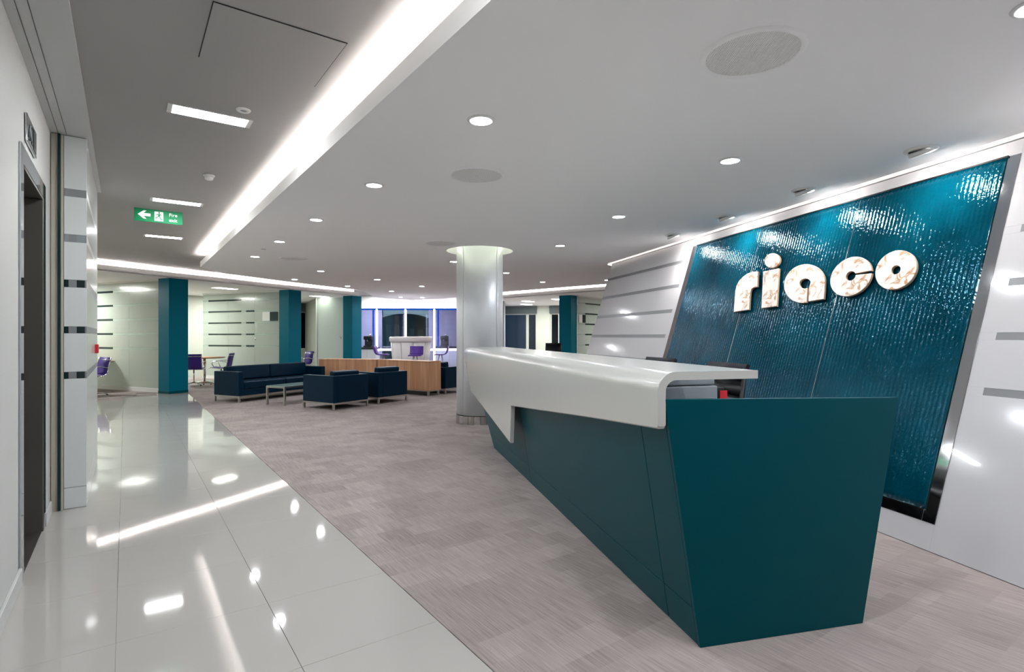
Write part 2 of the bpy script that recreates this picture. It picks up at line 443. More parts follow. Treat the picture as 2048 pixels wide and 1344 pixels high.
MB().ribbon(edge, 0.0005, 0.02, HR-0.0005, HL).build('raft_fascia', 'ceiling_paint', ceiling)
MB().ribbon(edge, -0.35, -0.33, HR+0.03, HC).build('cove_reflector', 'ceiling_paint', ceiling)  # unseen board added behind the lip to bounce the cove light
MB().ribbon(hole, -0.0, 0.012, HR+0.001, HC, closed=True).build('column_opening_lining', 'lamp_halo_wall' if False else 'ceiling_paint', ceiling)
MB().ribbon(slot, -0.012, 0.0, HR+0.001, HC, closed=True).build('wall_slot_lining', 'ceiling_paint', ceiling)
# outer bulkheads over the meeting rooms
def bulkhead(path, outer, name):
    p = list(path)+list(outer)
    MB().poly(p, 2.70, 2.73).build(name, 'ceiling_paint', ceiling)
    MB().ribbon(path, 0.0, 0.025, 2.70, 2.825).build('bulkhead_lip', 'ceiling_paint', ceiling)
    MB().ribbon(path, 0.26, 0.28, 2.73, HC).build('bulkhead_backboard', 'ceiling_paint', ceiling)
bulkhead(RING_L, [(6.5, 26), (-8, 26), (-8, 12.45)], 'meeting_room_soffit')
bulkhead(RING_R, [(21.5, 7.2), (21.5, 26), (10.75, 26)], 'meeting_room_soffit')
# tall bulkhead strip above the lift wall
for x0, x1 in ((-0.47, -0.425), (-0.421, -0.375), (-0.371, -0.215)):
    MB().box(x0, x1, -3, 7.45, HC-0.016, HC-0.001, 0.001, 1).build('bulkhead_board', 'wall_paint', ceiling)
# access hatch
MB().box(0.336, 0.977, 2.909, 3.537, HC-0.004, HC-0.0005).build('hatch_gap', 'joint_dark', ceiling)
MB().box(0.340, 0.973, 2.913, 3.533, HC-0.006, HC-0.0045).build('access_hatch', 'dim_ceiling_paint', ceiling)
# hidden cove lamps (the glow over every ceiling edge)
cove = thing('cove_light', 'long white glowing light cove along the corridor edge of the lowered ceiling', 'cove light')
MB().ribbon([(XE, -3.3), (XE, 12.1)], -0.085, -0.055, HR+0.05, HR+0.06).build('light_strip', 'lamp_cove', cove)
cove2 = thing('cove_light', 'curved glowing light cove over the meeting rooms at the far left', 'cove light')
MB().ribbon(RING_L, 0.05, 0.08, 2.75, 2.76).build('light_strip', 'lamp_ring', cove2)
cove3 = thing('cove_light', 'glowing light cove right of the round column, over the dark windows', 'cove light')
MB().ribbon(RING_R, 0.05, 0.08, 2.75, 2.76).build('light_strip', 'lamp_ring', cove3)
cove4 = thing('halo_light', 'pale ring of light around the head of the round column', 'cove light')
MB().ribbon([(CX+(CHR-0.02)*math.cos(2*math.pi*k/48), CY+(CHR-0.02)*math.sin(2*math.pi*k/48)) for k in range(48)], -0.0, 0.012, HC-0.06, HC-0.03, closed=True).build('light_strip', 'lamp_halo', cove4)
cove5 = thing('slot_light', 'warm white light slot where the leaning panel wall meets the ceiling', 'cove light')
MB().ribbon([FP(-1.0, SN0)]+slot[1:-2], -0.022, -0.014, HC-0.10, HC-0.03).build('light_strip', 'lamp_slot', cove5)

# ------------------------------------------------------------------ LEFT WALL with lift
wl = struct('wall_left')
b = MB()
b.box(-0.75, -0.47, -3.2, 4.05, 0, HC); b.box(-0.75, -0.47, 4.95, 5.47, 0, HC); b.box(-0.75, -0.47, 4.05, 4.95, 2.30, HC)
b.box(-1.2, -0.9, 3.5, 5.5, 0, HC)
b.build('plaster_wall', 'wall_paint', wl)
for y0, y1 in ((-3.2, 3.94), (5.06, 5.40)):
    bb = MB(); bb.box(-0.47, -0.455, y0, y1, 0, 0.095, 0.003, 1)
    o = bb.build('baseboard_left', 'wall_paint'); o['kind'] = 'structure'
lift = thing('lift_entrance', 'brushed steel lift entrance recessed in the white wall at the far left', 'lift', loc(-0.47, 4.5))
MB().box(-0.30, 0.006, -0.55, -0.442, 0, 2.292, 0.002, 1).build('frame_jamb', 'lift_steel', lift)
MB().box(-0.30, 0.006, 0.442, 0.55, 0, 2.292, 0.002, 1).build('frame_jamb', 'lift_steel', lift)
MB().box(-0.30, 0.006, -0.55, 0.55, 2.2925, 2.40, 0.002, 1).build('frame_head', 'lift_steel', lift)
MB().box(0.002, 0.010, -0.56, -0.46, 0, 2.305).build('architrave', 'mirror_steel', lift)
MB().box(0.002, 0.010, 0.46, 0.56, 0, 2.305).build('architrave', 'mirror_steel', lift)
MB().box(0.002, 0.010, -0.56, 0.56, 2.305, 2.405).build('architrave', 'mirror_steel', lift)
MB().box(-0.28, -0.25, -0.44, -0.002, 0.01, 2.29).build('sliding_door', 'lift_steel', lift)
MB().box(-0.28, -0.25, 0.002, 0.44, 0.01, 2.29).build('sliding_door', 'lift_steel', lift)
MB().box(-0.30, 0.0, -0.45, 0.45, -0.005, 0.004).build('sill', 'steel', lift)
ind = thing('lift_indicator', 'small polished plate with grey marks above the steel lift entrance', 'sign', loc(-0.468, 4.33, 2.545))
MB().box(0, 0.012, -0.20, 0.20, -0.08, 0.08, 0.003, 1).build('plate', 'mirror_steel', ind)
b = MB(); b.box(0.012, 0.014, 0.06, 0.17, -0.06, 0.06); b.box(0.012, 0.014, -0.02, 0.03, -0.05, 0.05)
b.build('display', 'dark_glass_strip', ind)
MB().tube([(0.014, -0.15, -0.045), (0.014, -0.11, 0.03), (0.014, -0.07, -0.045)], 0.006, 6).build('arrow', 'printer_plastic', ind)
# glass door edge beside the panelled wall
gd = thing('glass_screen_edge', 'dark green edge of a sliding glass screen beside the lift wall', 'glass screen', loc(-0.47, 5.47))
MB().box(0.045, 0.060, -0.03, 1.9, 0.004, HC-0.02).build('glass', 'glass_edge_green', gd)
MB().box(0.004, 0.042, -0.01, 1.9, 0, HC-0.02).build('channel', 'beige_trim', gd)
MB().box(0.062, 0.078, -0.008, 1.9, 0, HC-0.02).build('channel', 'beige_trim', gd)
# panelled end of the partition
pw = thing('panelled_partition', 'glossy white partition end with grey glazed strips, right of the glass screen edge', 'partition', loc(-0.39, 5.47))
SH = [(2.44, 2.50), (2.085, 2.145), (1.73, 1.79), (1.37, 1.425), (1.015, 1.07)]
bands = [(0.003, 0.163), (0.167, 1.015), (1.07, 1.37), (1.425, 1.73), (1.79, 2.085), (2.145, 2.44), (2.50, HC-0.02)]
MB().box(0.004, 0.134, 0.012, 1.98, 0.0, HC-0.02).build('core', 'white_plastic', pw)
for z0, z1 in bands:
    MB().box(0.0, 0.140, 0.0, 1.99, z0, z1, 0.0015, 1).build('panel', 'white_gloss_board', pw)
for q, (z0, z1) in enumerate(SH):
    M0 = 'stripe_film'
    if q == 0: MB().box(0.001, 0.139, 0.001, 1.985, z0, z1).build('glazed_strip', 'stripe_film', pw)
    else:
        MB().box(0.001, 0.139, 0.0025, 1.985, z0, z1).build('glazed_strip', 'stripe_film', pw)
        MB().box(0.001, 0.028, 0.001, 0.02, z0+0.002, z1-0.002).build('dark_inset', 'printer_plastic' if q == 1 else 'dark_glass_strip', pw)
        MB().box(0.078, 0.128, 0.001, 0.02, z0+0.002, z1-0.002).build('dark_inset', 'printer_plastic' if q == 1 else 'dark_glass_strip', pw)
cp = thing('fire_call_point', 'small red fire alarm call point on the side of the white partition', 'call point', loc(-0.25, 6.95, 1.22))
MB().box(0, 0.028, -0.045, 0.045, -0.045, 0.045, 0.004, 2).build('housing', 'red_plastic', cp)
MB().box(0.028, 0.030, -0.028, 0.028, -0.02, 0.03).build('window', 'pale_pink_plastic', cp)
# rest of the shell
wb = struct('wall_back'); MB().box(-1, 8, -3.4, -3.2, 0, HC).build('plaster_wall', 'wall_paint', wb)
ws = struct('wall_side')
MB().box(-4.2, -4.0, 7.4, 27, 0, HC).build('plaster_wall', 'cream_wall', ws)
MB().box(-4.2, -0.30, 7.36, 7.44, 0, HC).build('plaster_wall', 'cream_wall', ws)
MB().box(20.5, 20.7, -3, 27, 0, HC).build('plaster_wall', 'cream_wall', ws)
MB().box(10.9, 20.7, 5.0, 5.2, 0, HC).build('plaster_wall', 'cream_wall', ws)

# ------------------------------------------------------------------ FEATURE WALL (leans back)
wr = struct('wall_right', LP.copy())
V = lambda h: h/CT
VT = V(HC)
def lp_box(b, s0, s1, h0, h1, w0, w1, bev=0.0015, mi=0): return b.box(-s1, -s0, V(h0), V(h1), w0, w1, bev, 1, mi=mi)
# white glass sheets: courses between the stripes, cut around the teal feature
SG0, SG1 = 2.69, 6.545   # frame outer edges along the wall
HB0, HB1 = 0.165, 2.555
STR = [(0.983, 1.030), (1.325, 1.372), (1.665, 1.713), (2.010, 2.058), (2.350, 2.397)]
SE, SN = 9.25, -3.0
b = MB(); lp_box(b, SN, SE-0.01, 0.0, HC, -0.12, -0.012); b.build('backing', 'white_plastic', wr)
courses = []
lo = 0.004
for a, c in STR: courses.append((lo, a)); lo = c
courses.append((lo, 2.66))
gp = 0.0
for h0, h1 in courses:
    for s0, s1 in ((SN, -0.6), (-0.598, 1.05), (1.052, SG0), (SG1, SE)):
        if s0 == SG1 and False: continue
        MB_ = MB(); lp_box(MB_, s0, s1, h0, h1, -0.012, 0.0, 0.0008); MB_.build('panel', 'white_gloss_panel', wr)
for h0, h1 in STR:
    for s0, s1 in ((SN, 2.59), (6.64, SE-0.01)):
        MB_ = MB(); lp_box(MB_, s0, s1, h0, h1, -0.012, -0.0012, 0); MB_.build('stripe', 'stripe_film', wr)
    for s0, s1 in ((2.59, SG0), (SG1, 6.64)):
        MB_ = MB(); lp_box(MB_, s0, s1, h0, h1, -0.012, 0, 0); MB_.build('panel', 'white_gloss_panel', wr)
MB_ = MB(); lp_box(MB_, SG0, SG1, 0.004, HB0, -0.012, 0.0, 0.0008); MB_.build('panel', 'white_gloss_panel', wr)
MB_ = MB(); lp_box(MB_, SG0, SG1, HB1, 2.66, -0.012, 0.0, 0.0008); MB_.build('panel', 'white_gloss_panel', wr)
MB_ = MB(); lp_box(MB_, SN, SE, 2.665, HC, -0.012, 0.004, 0.0008); MB_.build('panel', 'white_gloss_panel', wr)
# end cap so the wall has a shining edge
MB_ = MB(); MB_.box(-SE-0.004, -SE, 0, VT, -0.12, 0.0); MB_.build('edge_trim', 'white_gloss_panel', wr)

# teal ribbed glass feature
wf = thing('glass_feature', 'tall leaning teal ribbed glass feature in a polished steel frame behind the desk', 'glass feature', LP.copy())
for (s0, s1, h0, h1, w0, w1, nm) in ((SG0, 2.775, HB0, HB1, -0.01, 0.004, 'frame_side'), (6.44, SG1, HB0, HB1, -0.01, 0.004, 'frame_side'), (2.775, 6.44, HB0, 0.238, -0.01, 0.004, 'frame_bottom')):
    MB_ = MB(); lp_box(MB_, s0, s1, h0, h1, w0, w1, 0.001); MB_.build(nm, 'mirror_steel', wf)
MB_ = MB(); lp_box(MB_, 2.76, 6.45, HB1-0.01, HB1+0.004, -0.01, 0.014, 0.001); MB_.build('frame_top', 'black_plastic', wf)
def ribbed(s0, s1, h0, h1, seed):
    t = bmesh.new(); rnd = random.Random(seed); pitch = 0.034; per = 6
    nu = int(round((s1-s0)/pitch))*per; nv = 48; rows = []
    ph = [rnd.uniform(0, 6.28) for _ in range(8)]
    for j in range(nv+1):
        v = V(h0)+(V(h1)-V(h0))*j/nv; row = []
        for i in range(nu+1):
            u = (s1-s0)*i/nu
            wob = 0.25*math.sin(5.3*v+ph[0]+1.7*u)+0.12*math.sin(13.1*v+ph[1]+6*u)
            wv = 0.0011*math.cos(2*math.pi*u/pitch+wob)
            wv += 0.0006*math.sin(31*v+7*math.sin(9*u+ph[2]))+0.0004*math.sin(57*v+11*u+ph[3])
            row.append(t.verts.new((-(s0+u), v, 0.010+wv)))
        rows.append(row)
    for A, B in zip(rows, rows[1:]):
        for i in range(nu):
            f = t.faces.new((A[i+1], A[i], B[i], B[i+1])); f.smooth = True
    # back and rim
    q = [t.verts.new((-s0, V(h0), 0.001)), t.verts.new((-s1, V(h0), 0.001)), t.verts.new((-s1, V(h1), 0.001)), t.verts.new((-s0, V(h1), 0.001))]
    t.faces.new(q)
    t.faces.new(rows[0][::-1]+[q[0], q[1]][:0]+[q[0], q[1]]) if False else None
    for A, B in ((rows[0], (q[0], q[1])), (rows[-1], (q[3], q[2]))):
        for i in range(nu):
            pass
    t.faces.new([r[0] for r in rows]+[q[3], q[0]]); t.faces.new([r[-1] for r in rows][::-1]+[q[1], q[2]])
    t.faces.new(rows[0][:]+[q[1], q[0]]); t.faces.new(rows[-1][::-1]+[q[3], q[2]])
    x = MB(); x.b.free(); x.b = t; return x
for k, (s0, s1) in enumerate(((2.768, 3.903), (3.907, 5.158), (5.162, 6.435))):
    ribbed(s0, s1, 0.236, HB1-0.01, 3+k).build('glass_sheet', 'ribbed_teal_glass', wf)
for s in (3.905, 5.16):
    MB_ = MB(); MB_.box(-s-0.002, -s+0.002, V(0.24), V(HB1-0.02), 0.001, 0.0125); MB_.build('seam', 'chrome', wf)
MB_ = MB(); lp_box(MB_, 2.768, 6.435, 0.232, 0.237, 0.001, 0.014, 0); MB_.build('bottom_bead', 'chrome', wf)
GLYPH = {"r":[[[4.993,2.111],[5.086,2.117],[5.163,2.107],[5.227,2.076],[5.273,2.034],[5.295,1.981],[5.291,1.918],[5.263,1.82],[5.221,1.67],[4.974,1.685],[5.018,1.838],[5.029,1.885],[5.025,1.913],[4.996,1.931],[4.936,1.934]]],"i":[[[4.905,2.098],[4.679,2.106],[4.569,1.701],[4.783,1.69]]],"dot":[[[4.697,2.2],[4.694,2.182],[4.696,2.165],[4.704,2.15],[4.717,2.138],[4.735,2.13],[4.757,2.125],[4.781,2.125],[4.808,2.128],[4.834,2.136],[4.86,2.147],[4.884,2.161],[4.904,2.178],[4.919,2.197],[4.929,2.216],[4.933,2.235],[4.931,2.253],[4.922,2.268],[4.908,2.28],[4.889,2.288],[4.866,2.292],[4.841,2.292],[4.814,2.288],[4.788,2.28],[4.762,2.268],[4.74,2.253],[4.721,2.237],[4.706,2.219]]],"a":[[[4.191,1.714],[4.23,1.712],[4.271,1.716],[4.313,1.725],[4.355,1.739],[4.395,1.757],[4.433,1.78],[4.467,1.806],[4.496,1.836],[4.52,1.867],[4.537,1.9],[4.547,1.934],[4.549,1.966],[4.544,1.997],[4.532,2.026],[4.513,2.05],[4.487,2.071],[4.456,2.087],[4.42,2.098],[4.381,2.104],[4.34,2.104],[4.298,2.099],[4.256,2.088],[4.215,2.074],[4.177,2.055],[4.141,2.032],[4.11,2.007],[4.083,1.979],[4.061,1.95],[4.045,1.92],[4.035,1.89],[4.013,1.804],[4.0,1.735],[4.169,1.723],[4.205,1.859],[4.202,1.913],[4.215,1.927],[4.232,1.939],[4.253,1.948],[4.275,1.953],[4.297,1.953],[4.317,1.949],[4.332,1.941],[4.341,1.929],[4.343,1.915],[4.338,1.9],[4.327,1.885],[4.311,1.872],[4.29,1.862],[4.268,1.857],[4.246,1.855],[4.226,1.858],[4.192,1.718]]],"c":[[[3.57,1.923],[3.568,1.899],[3.57,1.876],[3.575,1.853],[3.584,1.832],[3.596,1.812],[3.612,1.794],[3.63,1.778],[3.652,1.765],[3.675,1.754],[3.701,1.747],[3.728,1.742],[3.756,1.741],[3.785,1.744],[3.814,1.75],[3.842,1.759],[3.869,1.771],[3.894,1.787],[3.917,1.805],[3.937,1.826],[3.954,1.848],[3.967,1.873],[3.976,1.898],[3.981,1.924],[3.982,1.949],[3.978,1.974],[3.969,1.998],[3.957,2.02],[3.941,2.04],[3.921,2.057],[3.899,2.072],[3.874,2.083],[3.847,2.091],[3.819,2.095],[3.79,2.095],[3.761,2.092],[3.733,2.086],[3.705,2.077],[3.679,2.064],[3.655,2.049],[3.633,2.032],[3.614,2.013],[3.598,1.992],[3.585,1.969],[3.576,1.946],[3.729,1.939],[3.738,1.949],[3.749,1.956],[3.762,1.961],[3.775,1.963],[3.788,1.962],[3.8,1.959],[3.809,1.952],[3.816,1.944],[3.819,1.933],[3.819,1.922],[3.815,1.911],[3.808,1.901],[3.797,1.892],[3.785,1.885],[3.772,1.882],[3.759,1.881],[3.746,1.883],[3.736,1.888],[3.727,1.895],[3.722,1.904],[3.72,1.915],[3.722,1.926]]],"o":[[[3.197,1.936],[3.193,1.914],[3.192,1.892],[3.195,1.871],[3.201,1.85],[3.21,1.831],[3.222,1.814],[3.237,1.799],[3.254,1.787],[3.274,1.777],[3.295,1.769],[3.318,1.765],[3.342,1.764],[3.367,1.767],[3.392,1.772],[3.416,1.781],[3.44,1.793],[3.462,1.808],[3.482,1.825],[3.499,1.845],[3.514,1.866],[3.526,1.889],[3.534,1.913],[3.539,1.937],[3.539,1.961],[3.536,1.984],[3.53,2.006],[3.519,2.026],[3.505,2.044],[3.488,2.059],[3.469,2.071],[3.448,2.08],[3.425,2.086],[3.4,2.089],[3.375,2.088],[3.351,2.083],[3.326,2.076],[3.303,2.066],[3.281,2.053],[3.26,2.037],[3.242,2.02],[3.227,2.0],[3.214,1.98],[3.204,1.958]],[[3.321,1.927],[3.32,1.916],[3.323,1.906],[3.329,1.898],[3.338,1.892],[3.35,1.889],[3.362,1.89],[3.374,1.894],[3.385,1.902],[3.393,1.911],[3.398,1.923],[3.399,1.934],[3.396,1.944],[3.389,1.953],[3.38,1.959],[3.368,1.961],[3.356,1.96],[3.344,1.955],[3.333,1.948],[3.325,1.938]]]}
def letter(name, label, loops, extra=None):
    cs = [p[0] for p in loops[0]]; cv = [p[1] for p in loops[0]]
    cu, cvv = -sum(cs)/len(cs), sum(cv)/len(cv)
    M = LP @ Matrix.Translation((cu, cvv, 0.030))
    def shape(loops_, nm, parent, M_=None):
        pts = [[(-p[0]-cu, p[1]-cvv) for p in L] for L in loops_]
        bm = fill_with_holes(pts[0], pts[1:], 0.0)
        ext = bmesh.ops.extrude_face_region(bm, geom=list(bm.faces))
        bmesh.ops.translate(bm, vec=(0, 0, 0.022), verts=[v for v in ext['geom'] if isinstance(v, bmesh.types.BMVert)])
        bmesh.ops.recalc_face_normals(bm, faces=bm.faces)
        es = [e for e in bm.edges if len(e.link_faces) == 2 and e.calc_face_angle(0) > 1.2 and e.verts[0].co.z > 0.02 and e.verts[1].co.z > 0.02]
        bmesh.ops.bevel(bm, geom=es, offset=0.004, segments=2, affect='EDGES', profile=0.5)
        x = MB(); x.b.free(); x.b = bm
        for f in bm.faces: f.material_index = 0 if f.normal.z > 0.3 else 1
        return x.build(nm, ['veined_cream', 'letter_side'], parent)
    if extra:
        t = thing(name, label, 'letter', M)
        shape(loops, 'stem', t); shape(extra, 'dot', t)
    else:
        o = shape(loops, name, None); o.matrix_world = M; tag(o, label, 'letter')
letter('letter_r', 'cream marbled raised letter r, first letter on the teal glass', GLYPH['r'])
letter('letter_i', 'cream marbled raised letter i with round dot on the teal glass', GLYPH['i'], GLYPH['dot'])
letter('letter_a', 'cream marbled raised letter a in the middle of the word on teal glass', GLYPH['a'])
letter('letter_c', 'cream marbled raised letter c with thin slit on the teal glass', GLYPH['c'])
letter('letter_o', 'cream marbled raised letter o with small hole, last on the teal glass', GLYPH['o'])

# ------------------------------------------------------------------ ROUND COLUMN
col = thing('round_column', 'tall round brushed metal column under a lit ceiling ring beside the desk', 'column', loc(CX, CY))
nseg = 4
for k in range(nseg):
    t = bmesh.new(); a0 = R(-75.35+90*k)+0.0055; a1 = R(-75.35+90*(k+1))-0.0055; n = 24; rows = []
    for i in range(n+1):
        a = a0+(a1-a0)*i/n
        rows.append([t.verts.new((r_*math.cos(a), r_*math.sin(a), z)) for r_, z in ((CR-0.01, 0.135), (CR, 0.135), (CR, HC), (CR-0.01, HC))])
    for A, B in zip(rows, rows[1:]):
        for q in range(4):
            f = t.faces.new((A[q], B[q], B[(q+1) % 4], A[(q+1) % 4])); f.smooth = (q == 1)
    t.faces.new(rows[0]); t.faces.new(rows[-1][::-1]); bmesh.ops.recalc_face_normals(t, faces=t.faces)
    x = MB(); x.b.free(); x.b = t; x.build('metal_casing', 'column_metal', col)
MB().lathe([(CR-0.012, 0.13), (CR-0.012, HC)], 48, cap=False).build('core', 'joint_dark', col)
for k in range(24):
    a0, a1 = 2*math.pi*k/24, 2*math.pi*(k+0.94)/24
    r0, r1 = CR-0.02, CR+0.006
    MB().poly([(r0*math.cos(a0), r0*math.sin(a0)), (r1*math.cos(a0), r1*math.sin(a0)), (r1*math.cos((a0+a1)/2)*1.008, r1*math.sin((a0+a1)/2)*1.008), (r1*math.cos(a1), r1*math.sin(a1)), (r0*math.cos(a1), r0*math.sin(a1))], 0, 0.125).build('skirting_block', 'chrome' if k % 3 == 0 else 'steel', col)

# ------------------------------------------------------------------ TEAL COLUMNS
def teal_column(x, y, deg, label, w_=0.46, d_=0.40):
    t = thing('teal_column', label, 'column', loc(x, y, 0, deg))
    MB().box(-w_/2, w_/2, -d_/2, d_/2, 0.0, 2.70, 0.004, 1).build('shaft', 'teal_column_paint', t)
    MB().box(-w_/2-0.003, w_/2+0.003, -d_/2-0.003, d_/2+0.003, 0.0, 0.06, 0.001, 1).build('base_band', 'teal_paint', t)
teal_column(0.93, 15.22, 29, 'square teal column nearest the tiled floor, left of the navy sofa')
teal_column(3.99, 17.0, 29, 'square teal column rising behind the middle of the navy sofa')
teal_column(6.28, 18.22, 29, 'square teal column left of the bright bay windows')
teal_column(12.12, 13.83, -73, 'square teal column right of the round column, behind the white counter')

# ------------------------------------------------------------------ GLASS PARTITIONS
STH = [(2.435, 2.485), (2.085, 2.135), (1.73, 1.78), (1.375, 1.425), (1.02, 1.07)]
def partition(x0, y0, x1, y1, label, dark, npane=3, screen=None):
    L = math.hypot(x1-x0, y1-y0); ang = math.degrees(math.atan2(y1-y0, x1-x0))
    t = thing('glass_partition', label, 'glass partition', loc(x0, y0, 0, ang))
    pw_ = L/npane
    MB().box(0, L, -0.03, 0.03, 0.0, 0.10, 0.002, 1).build('bottom_rail', 'white_plastic', t)
    MB().box(0, L, -0.03, 0.03, 2.66, 2.70, 0.002, 1).build('top_rail', 'white_plastic', t)
    for k in range(npane):
        lo = 0.102
        for a, c in sorted(STH)+[(2.66, 2.66)]:
            MB().box(k*pw_+0.003, (k+1)*pw_-0.003, -0.008, 0.008, lo, a-0.0005).build('frosted_pane', 'frosted_glass', t)
            lo = c+0.0005
    for a, c in STH:
        cuts = [(0, L)]
        for d0, d1 in dark:
            MB().box(d0, d1, -0.007, 0.007, a, c).build('clear_strip', 'dark_glass_strip', t)
        e = 0
        for d0, d1 in sorted(dark)+[(L, L)]:
            if d0-e > 0.02: MB().box(e, d0, -0.006, 0.006, a, c).build('pale_strip', 'pale_glass_strip', t)
            e = d1
    if screen:  # flat plate on the glass, one half pale, the other dark
        s0, s1, side = screen
        y_ = 0.009*side; y__ = 0.03*side; ya, yb = min(y_, y__), max(y_, y__)
        MB().box(s0, (s0+s1)/2, ya, yb, 1.80, 2.07, 0.002, 1).build('pale_panel', 'white_plastic', t)
        MB().box((s0+s1)/2, s1, ya, yb, 1.80, 2.07, 0.002, 1).build('dark_panel', 'dark_glass_strip', t)
    return t
partition(-1.9, 19.85, 0.74, 15.28, 'frosted glass partition with dark strips left of the first teal column', [(1.55, 3.3)], 4, None)
gp2 = partition(2.03, 19.95, 3.80, 17.05, 'frosted glass partition with dark strips between the first two teal columns', [(0.25, 1.7), (1.9, 2.25)], 3, (2.6, 3.2, -1))
gp3 = partition(12.35, 13.62, 14.4, 14.25, 'frosted glass partition right of the fourth teal column, past the leaning wall', [(0.5, 1.9)], 2, (0.05, 0.5, -1))
MB().tube([(2.35, -0.06, 1.22), (2.35, -0.06, 1.30)], 0.012, 8).build('door_knob', 'chrome', gp2)
d3 = thing('glass_door', 'pale frosted glass door with small steel handle left of the third teal column', 'door', loc(5.42, 19.32, 0, -46.5))
lf_ = MB().box(0, 1.04, -0.01, 0.01, 0.01, 2.68, 0.001, 1).build('leaf', 'frosted_glass', d3)
MB().tube([(0.93, -0.05, 1.25), (0.93, -0.05, 1.32), (0.86, -0.05, 1.32)], 0.012, 8).build('handle', 'handle_steel', lf_)
MB().box(-0.03, 0.0, -0.03, 0.03, 0, 2.70).build('frame_post', 'white_plastic', d3)

# ------------------------------------------------------------------ OUTER WALLS WITH WINDOWS
def window_wall(name, ox, oy, deg, spans, L, z_sill, z_head):
    """spans: (x0, x1, divisions); the wall runs along local x, the room lies at -y"""
    t = struct(name, loc(ox, oy, 0, deg)); e = 0
    for n_, (a, c, div) in enumerate(spans):
        MB().box(e, a, 0, 0.25, 0, HC).build('pier', 'cream_wall', t)
        MB().box(a, c, 0, 0.25, 0, z_sill).build('sill_wall', 'cream_wall', t)
        MB().box(a, c, 0, 0.25, z_head, HC).build('head_wall', 'cream_wall', t)
        e = c
        wd = struct('window_%d' % (WN[0]), loc(ox, oy, 0, deg) @ Matrix.Translation((a, 0, 0))); WN[0] += 1
        W_ = c-a
        for x0, x1, z0, z1 in ((0, 0.05, z_sill, z_head), (W_-0.05, W_, z_sill, z_head), (0.05, W_-0.05, z_sill, z_sill+0.05), (0.05, W_-0.05, z_head-0.05, z_head)):
            MB().box(x0, x1, 0.08, 0.15, z0, z1).build('frame_bar', 'white_plastic', wd)
        for q in div: MB().box(q-0.06, q+0.06, 0.07, 0.15, z_sill+0.05, z_head-0.05).build('mullion', 'cream_wall', wd)
        qs = [0.05]+[v for q in div for v in (q-0.06, q+0.06)]+[W_-0.05]
        for x0, x1 in zip(qs[::2], qs[1::2]): MB().box(x0, x1, 0.11, 0.118, z_sill+0.05, z_head-0.05).build('pane', 'window_glass', wd)
        bl = thing('roller_blind', BL.pop(0), 'blind', loc(ox, oy, 0, deg) @ Matrix.Translation((a, 0, 0)))
        MB().box(-0.03, W_+0.03, -0.06, -0.01, 2.36, 2.70).build('fabric', 'grey_blind', bl)
        MB().box(-0.03, W_+0.03, -0.07, -0.005, 2.35, 2.37).build('bottom_bar', 'grey_blind', bl)
    MB().box(e, L, 0, 0.25, 0, HC).build('pier', 'cream_wall', t)
    return t
WN = [1]
BL = ['grey roller blind over the dark window between the second and third teal columns',
      'grey roller blind above the wide dark window right of the round column',
      'grey roller blind above the narrow dark window left of the fourth teal column']
window_wall('wall_far', -4.2, 17.55, 29.3, [(11.1, 12.45, [])], 12.9, 0.80, 2.36)
window_wall('wall_window', 12.8, 21.95, -50.5, [(1.70, 3.47, [1.34]), (4.10, 4.50, [])], 9.2, 0.60, 2.36)
# pier beside the pale door
wp = struct('wall_pier'); MB().box(0, 0.10, 0, 4.0, 0, HC).build('plaster_wall', 'grey_wall', wp); wp.matrix_world = loc(5.44, 19.4, 0, -9)

# ------------------------------------------------------------------ BAY at the far end (frame: x right, y away)
BAY = Matrix.Rotation(-R(35.35), 4, 'Z')
bx = lambda px, z: (px-1024)/1090.0*z
ZB = 21.2
wbay = struct('wall_bay', BAY.copy())
MB().box(-6.6, -0.3, ZB, ZB+0.2, 2.42, HC).build('head_wall', 'wall_paint', wbay)
MB().box(-6.75, -6.55, ZB-0.1, ZB+6, 0, HC).build('side_wall', 'lavender_wall', wbay)
MB().box(-0.9, -0.3, ZB-0.1, ZB+0.3, 0, HC).build('side_wall', 'wall_paint', wbay)
MB().box(-0.4, -0.3, ZB-0.1, ZB+4, 0, HC).build('side_wall', 'lavender_wall', wbay)
ZW = 23.8
wx0, wx1 = bx(764, ZW), bx(857, ZW)
MB().box(-6.6, wx0, ZW, ZW+0.2, 0, HC).build('plaster_wall', 'lavender_wall', wbay)
MB().box(wx1, -0.3, ZW, ZW+0.2, 0, HC).build('plaster_wall', 'lavender_wall', wbay)
MB().box(wx0, wx1, ZW, ZW+0.2, 0, 0.25).build('sill_wall', 'lavender_wall', wbay)
bay = thing('bay_glazing', 'bright edged glazed bay with white mullions and blue glow at the far end', 'glazing', BAY.copy())
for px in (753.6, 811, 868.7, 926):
    x = bx(px, ZB); MB().box(x-0.032, x+0.032, ZB-0.03, ZB+0.05, 0.03, 2.40).build('mullion', 'glowing_white', bay)
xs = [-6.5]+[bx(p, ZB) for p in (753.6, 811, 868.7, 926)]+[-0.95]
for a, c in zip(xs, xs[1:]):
    MB().box(a+0.046, c-0.046, ZB-0.02, ZB+0.02, 0.78, 0.86).build('transom', 'glowing_white', bay)
    MB().box(a+0.046, c-0.046, ZB, ZB+0.012, 0.87, 2.37).build('pane', 'bay_glass', bay)
    MB().box(a+0.046, c-0.046, ZB, ZB+0.012, 0.06, 0.77).build('pane', 'bay_glass', bay)
MB().box(-6.5, -0.95, ZB-0.02, ZB+0.04, 2.36, 2.42).build('head_light', 'led_blue', bay)
for a in (bx(750, ZB)-0.12, bx(873, ZB)+0.02):
    MB().box(a, a+0.07, ZB+0.06, ZB+0.10, 0.9, 2.36).build('side_light', 'led_blue', bay)
wo = struct('window_9', BAY.copy())
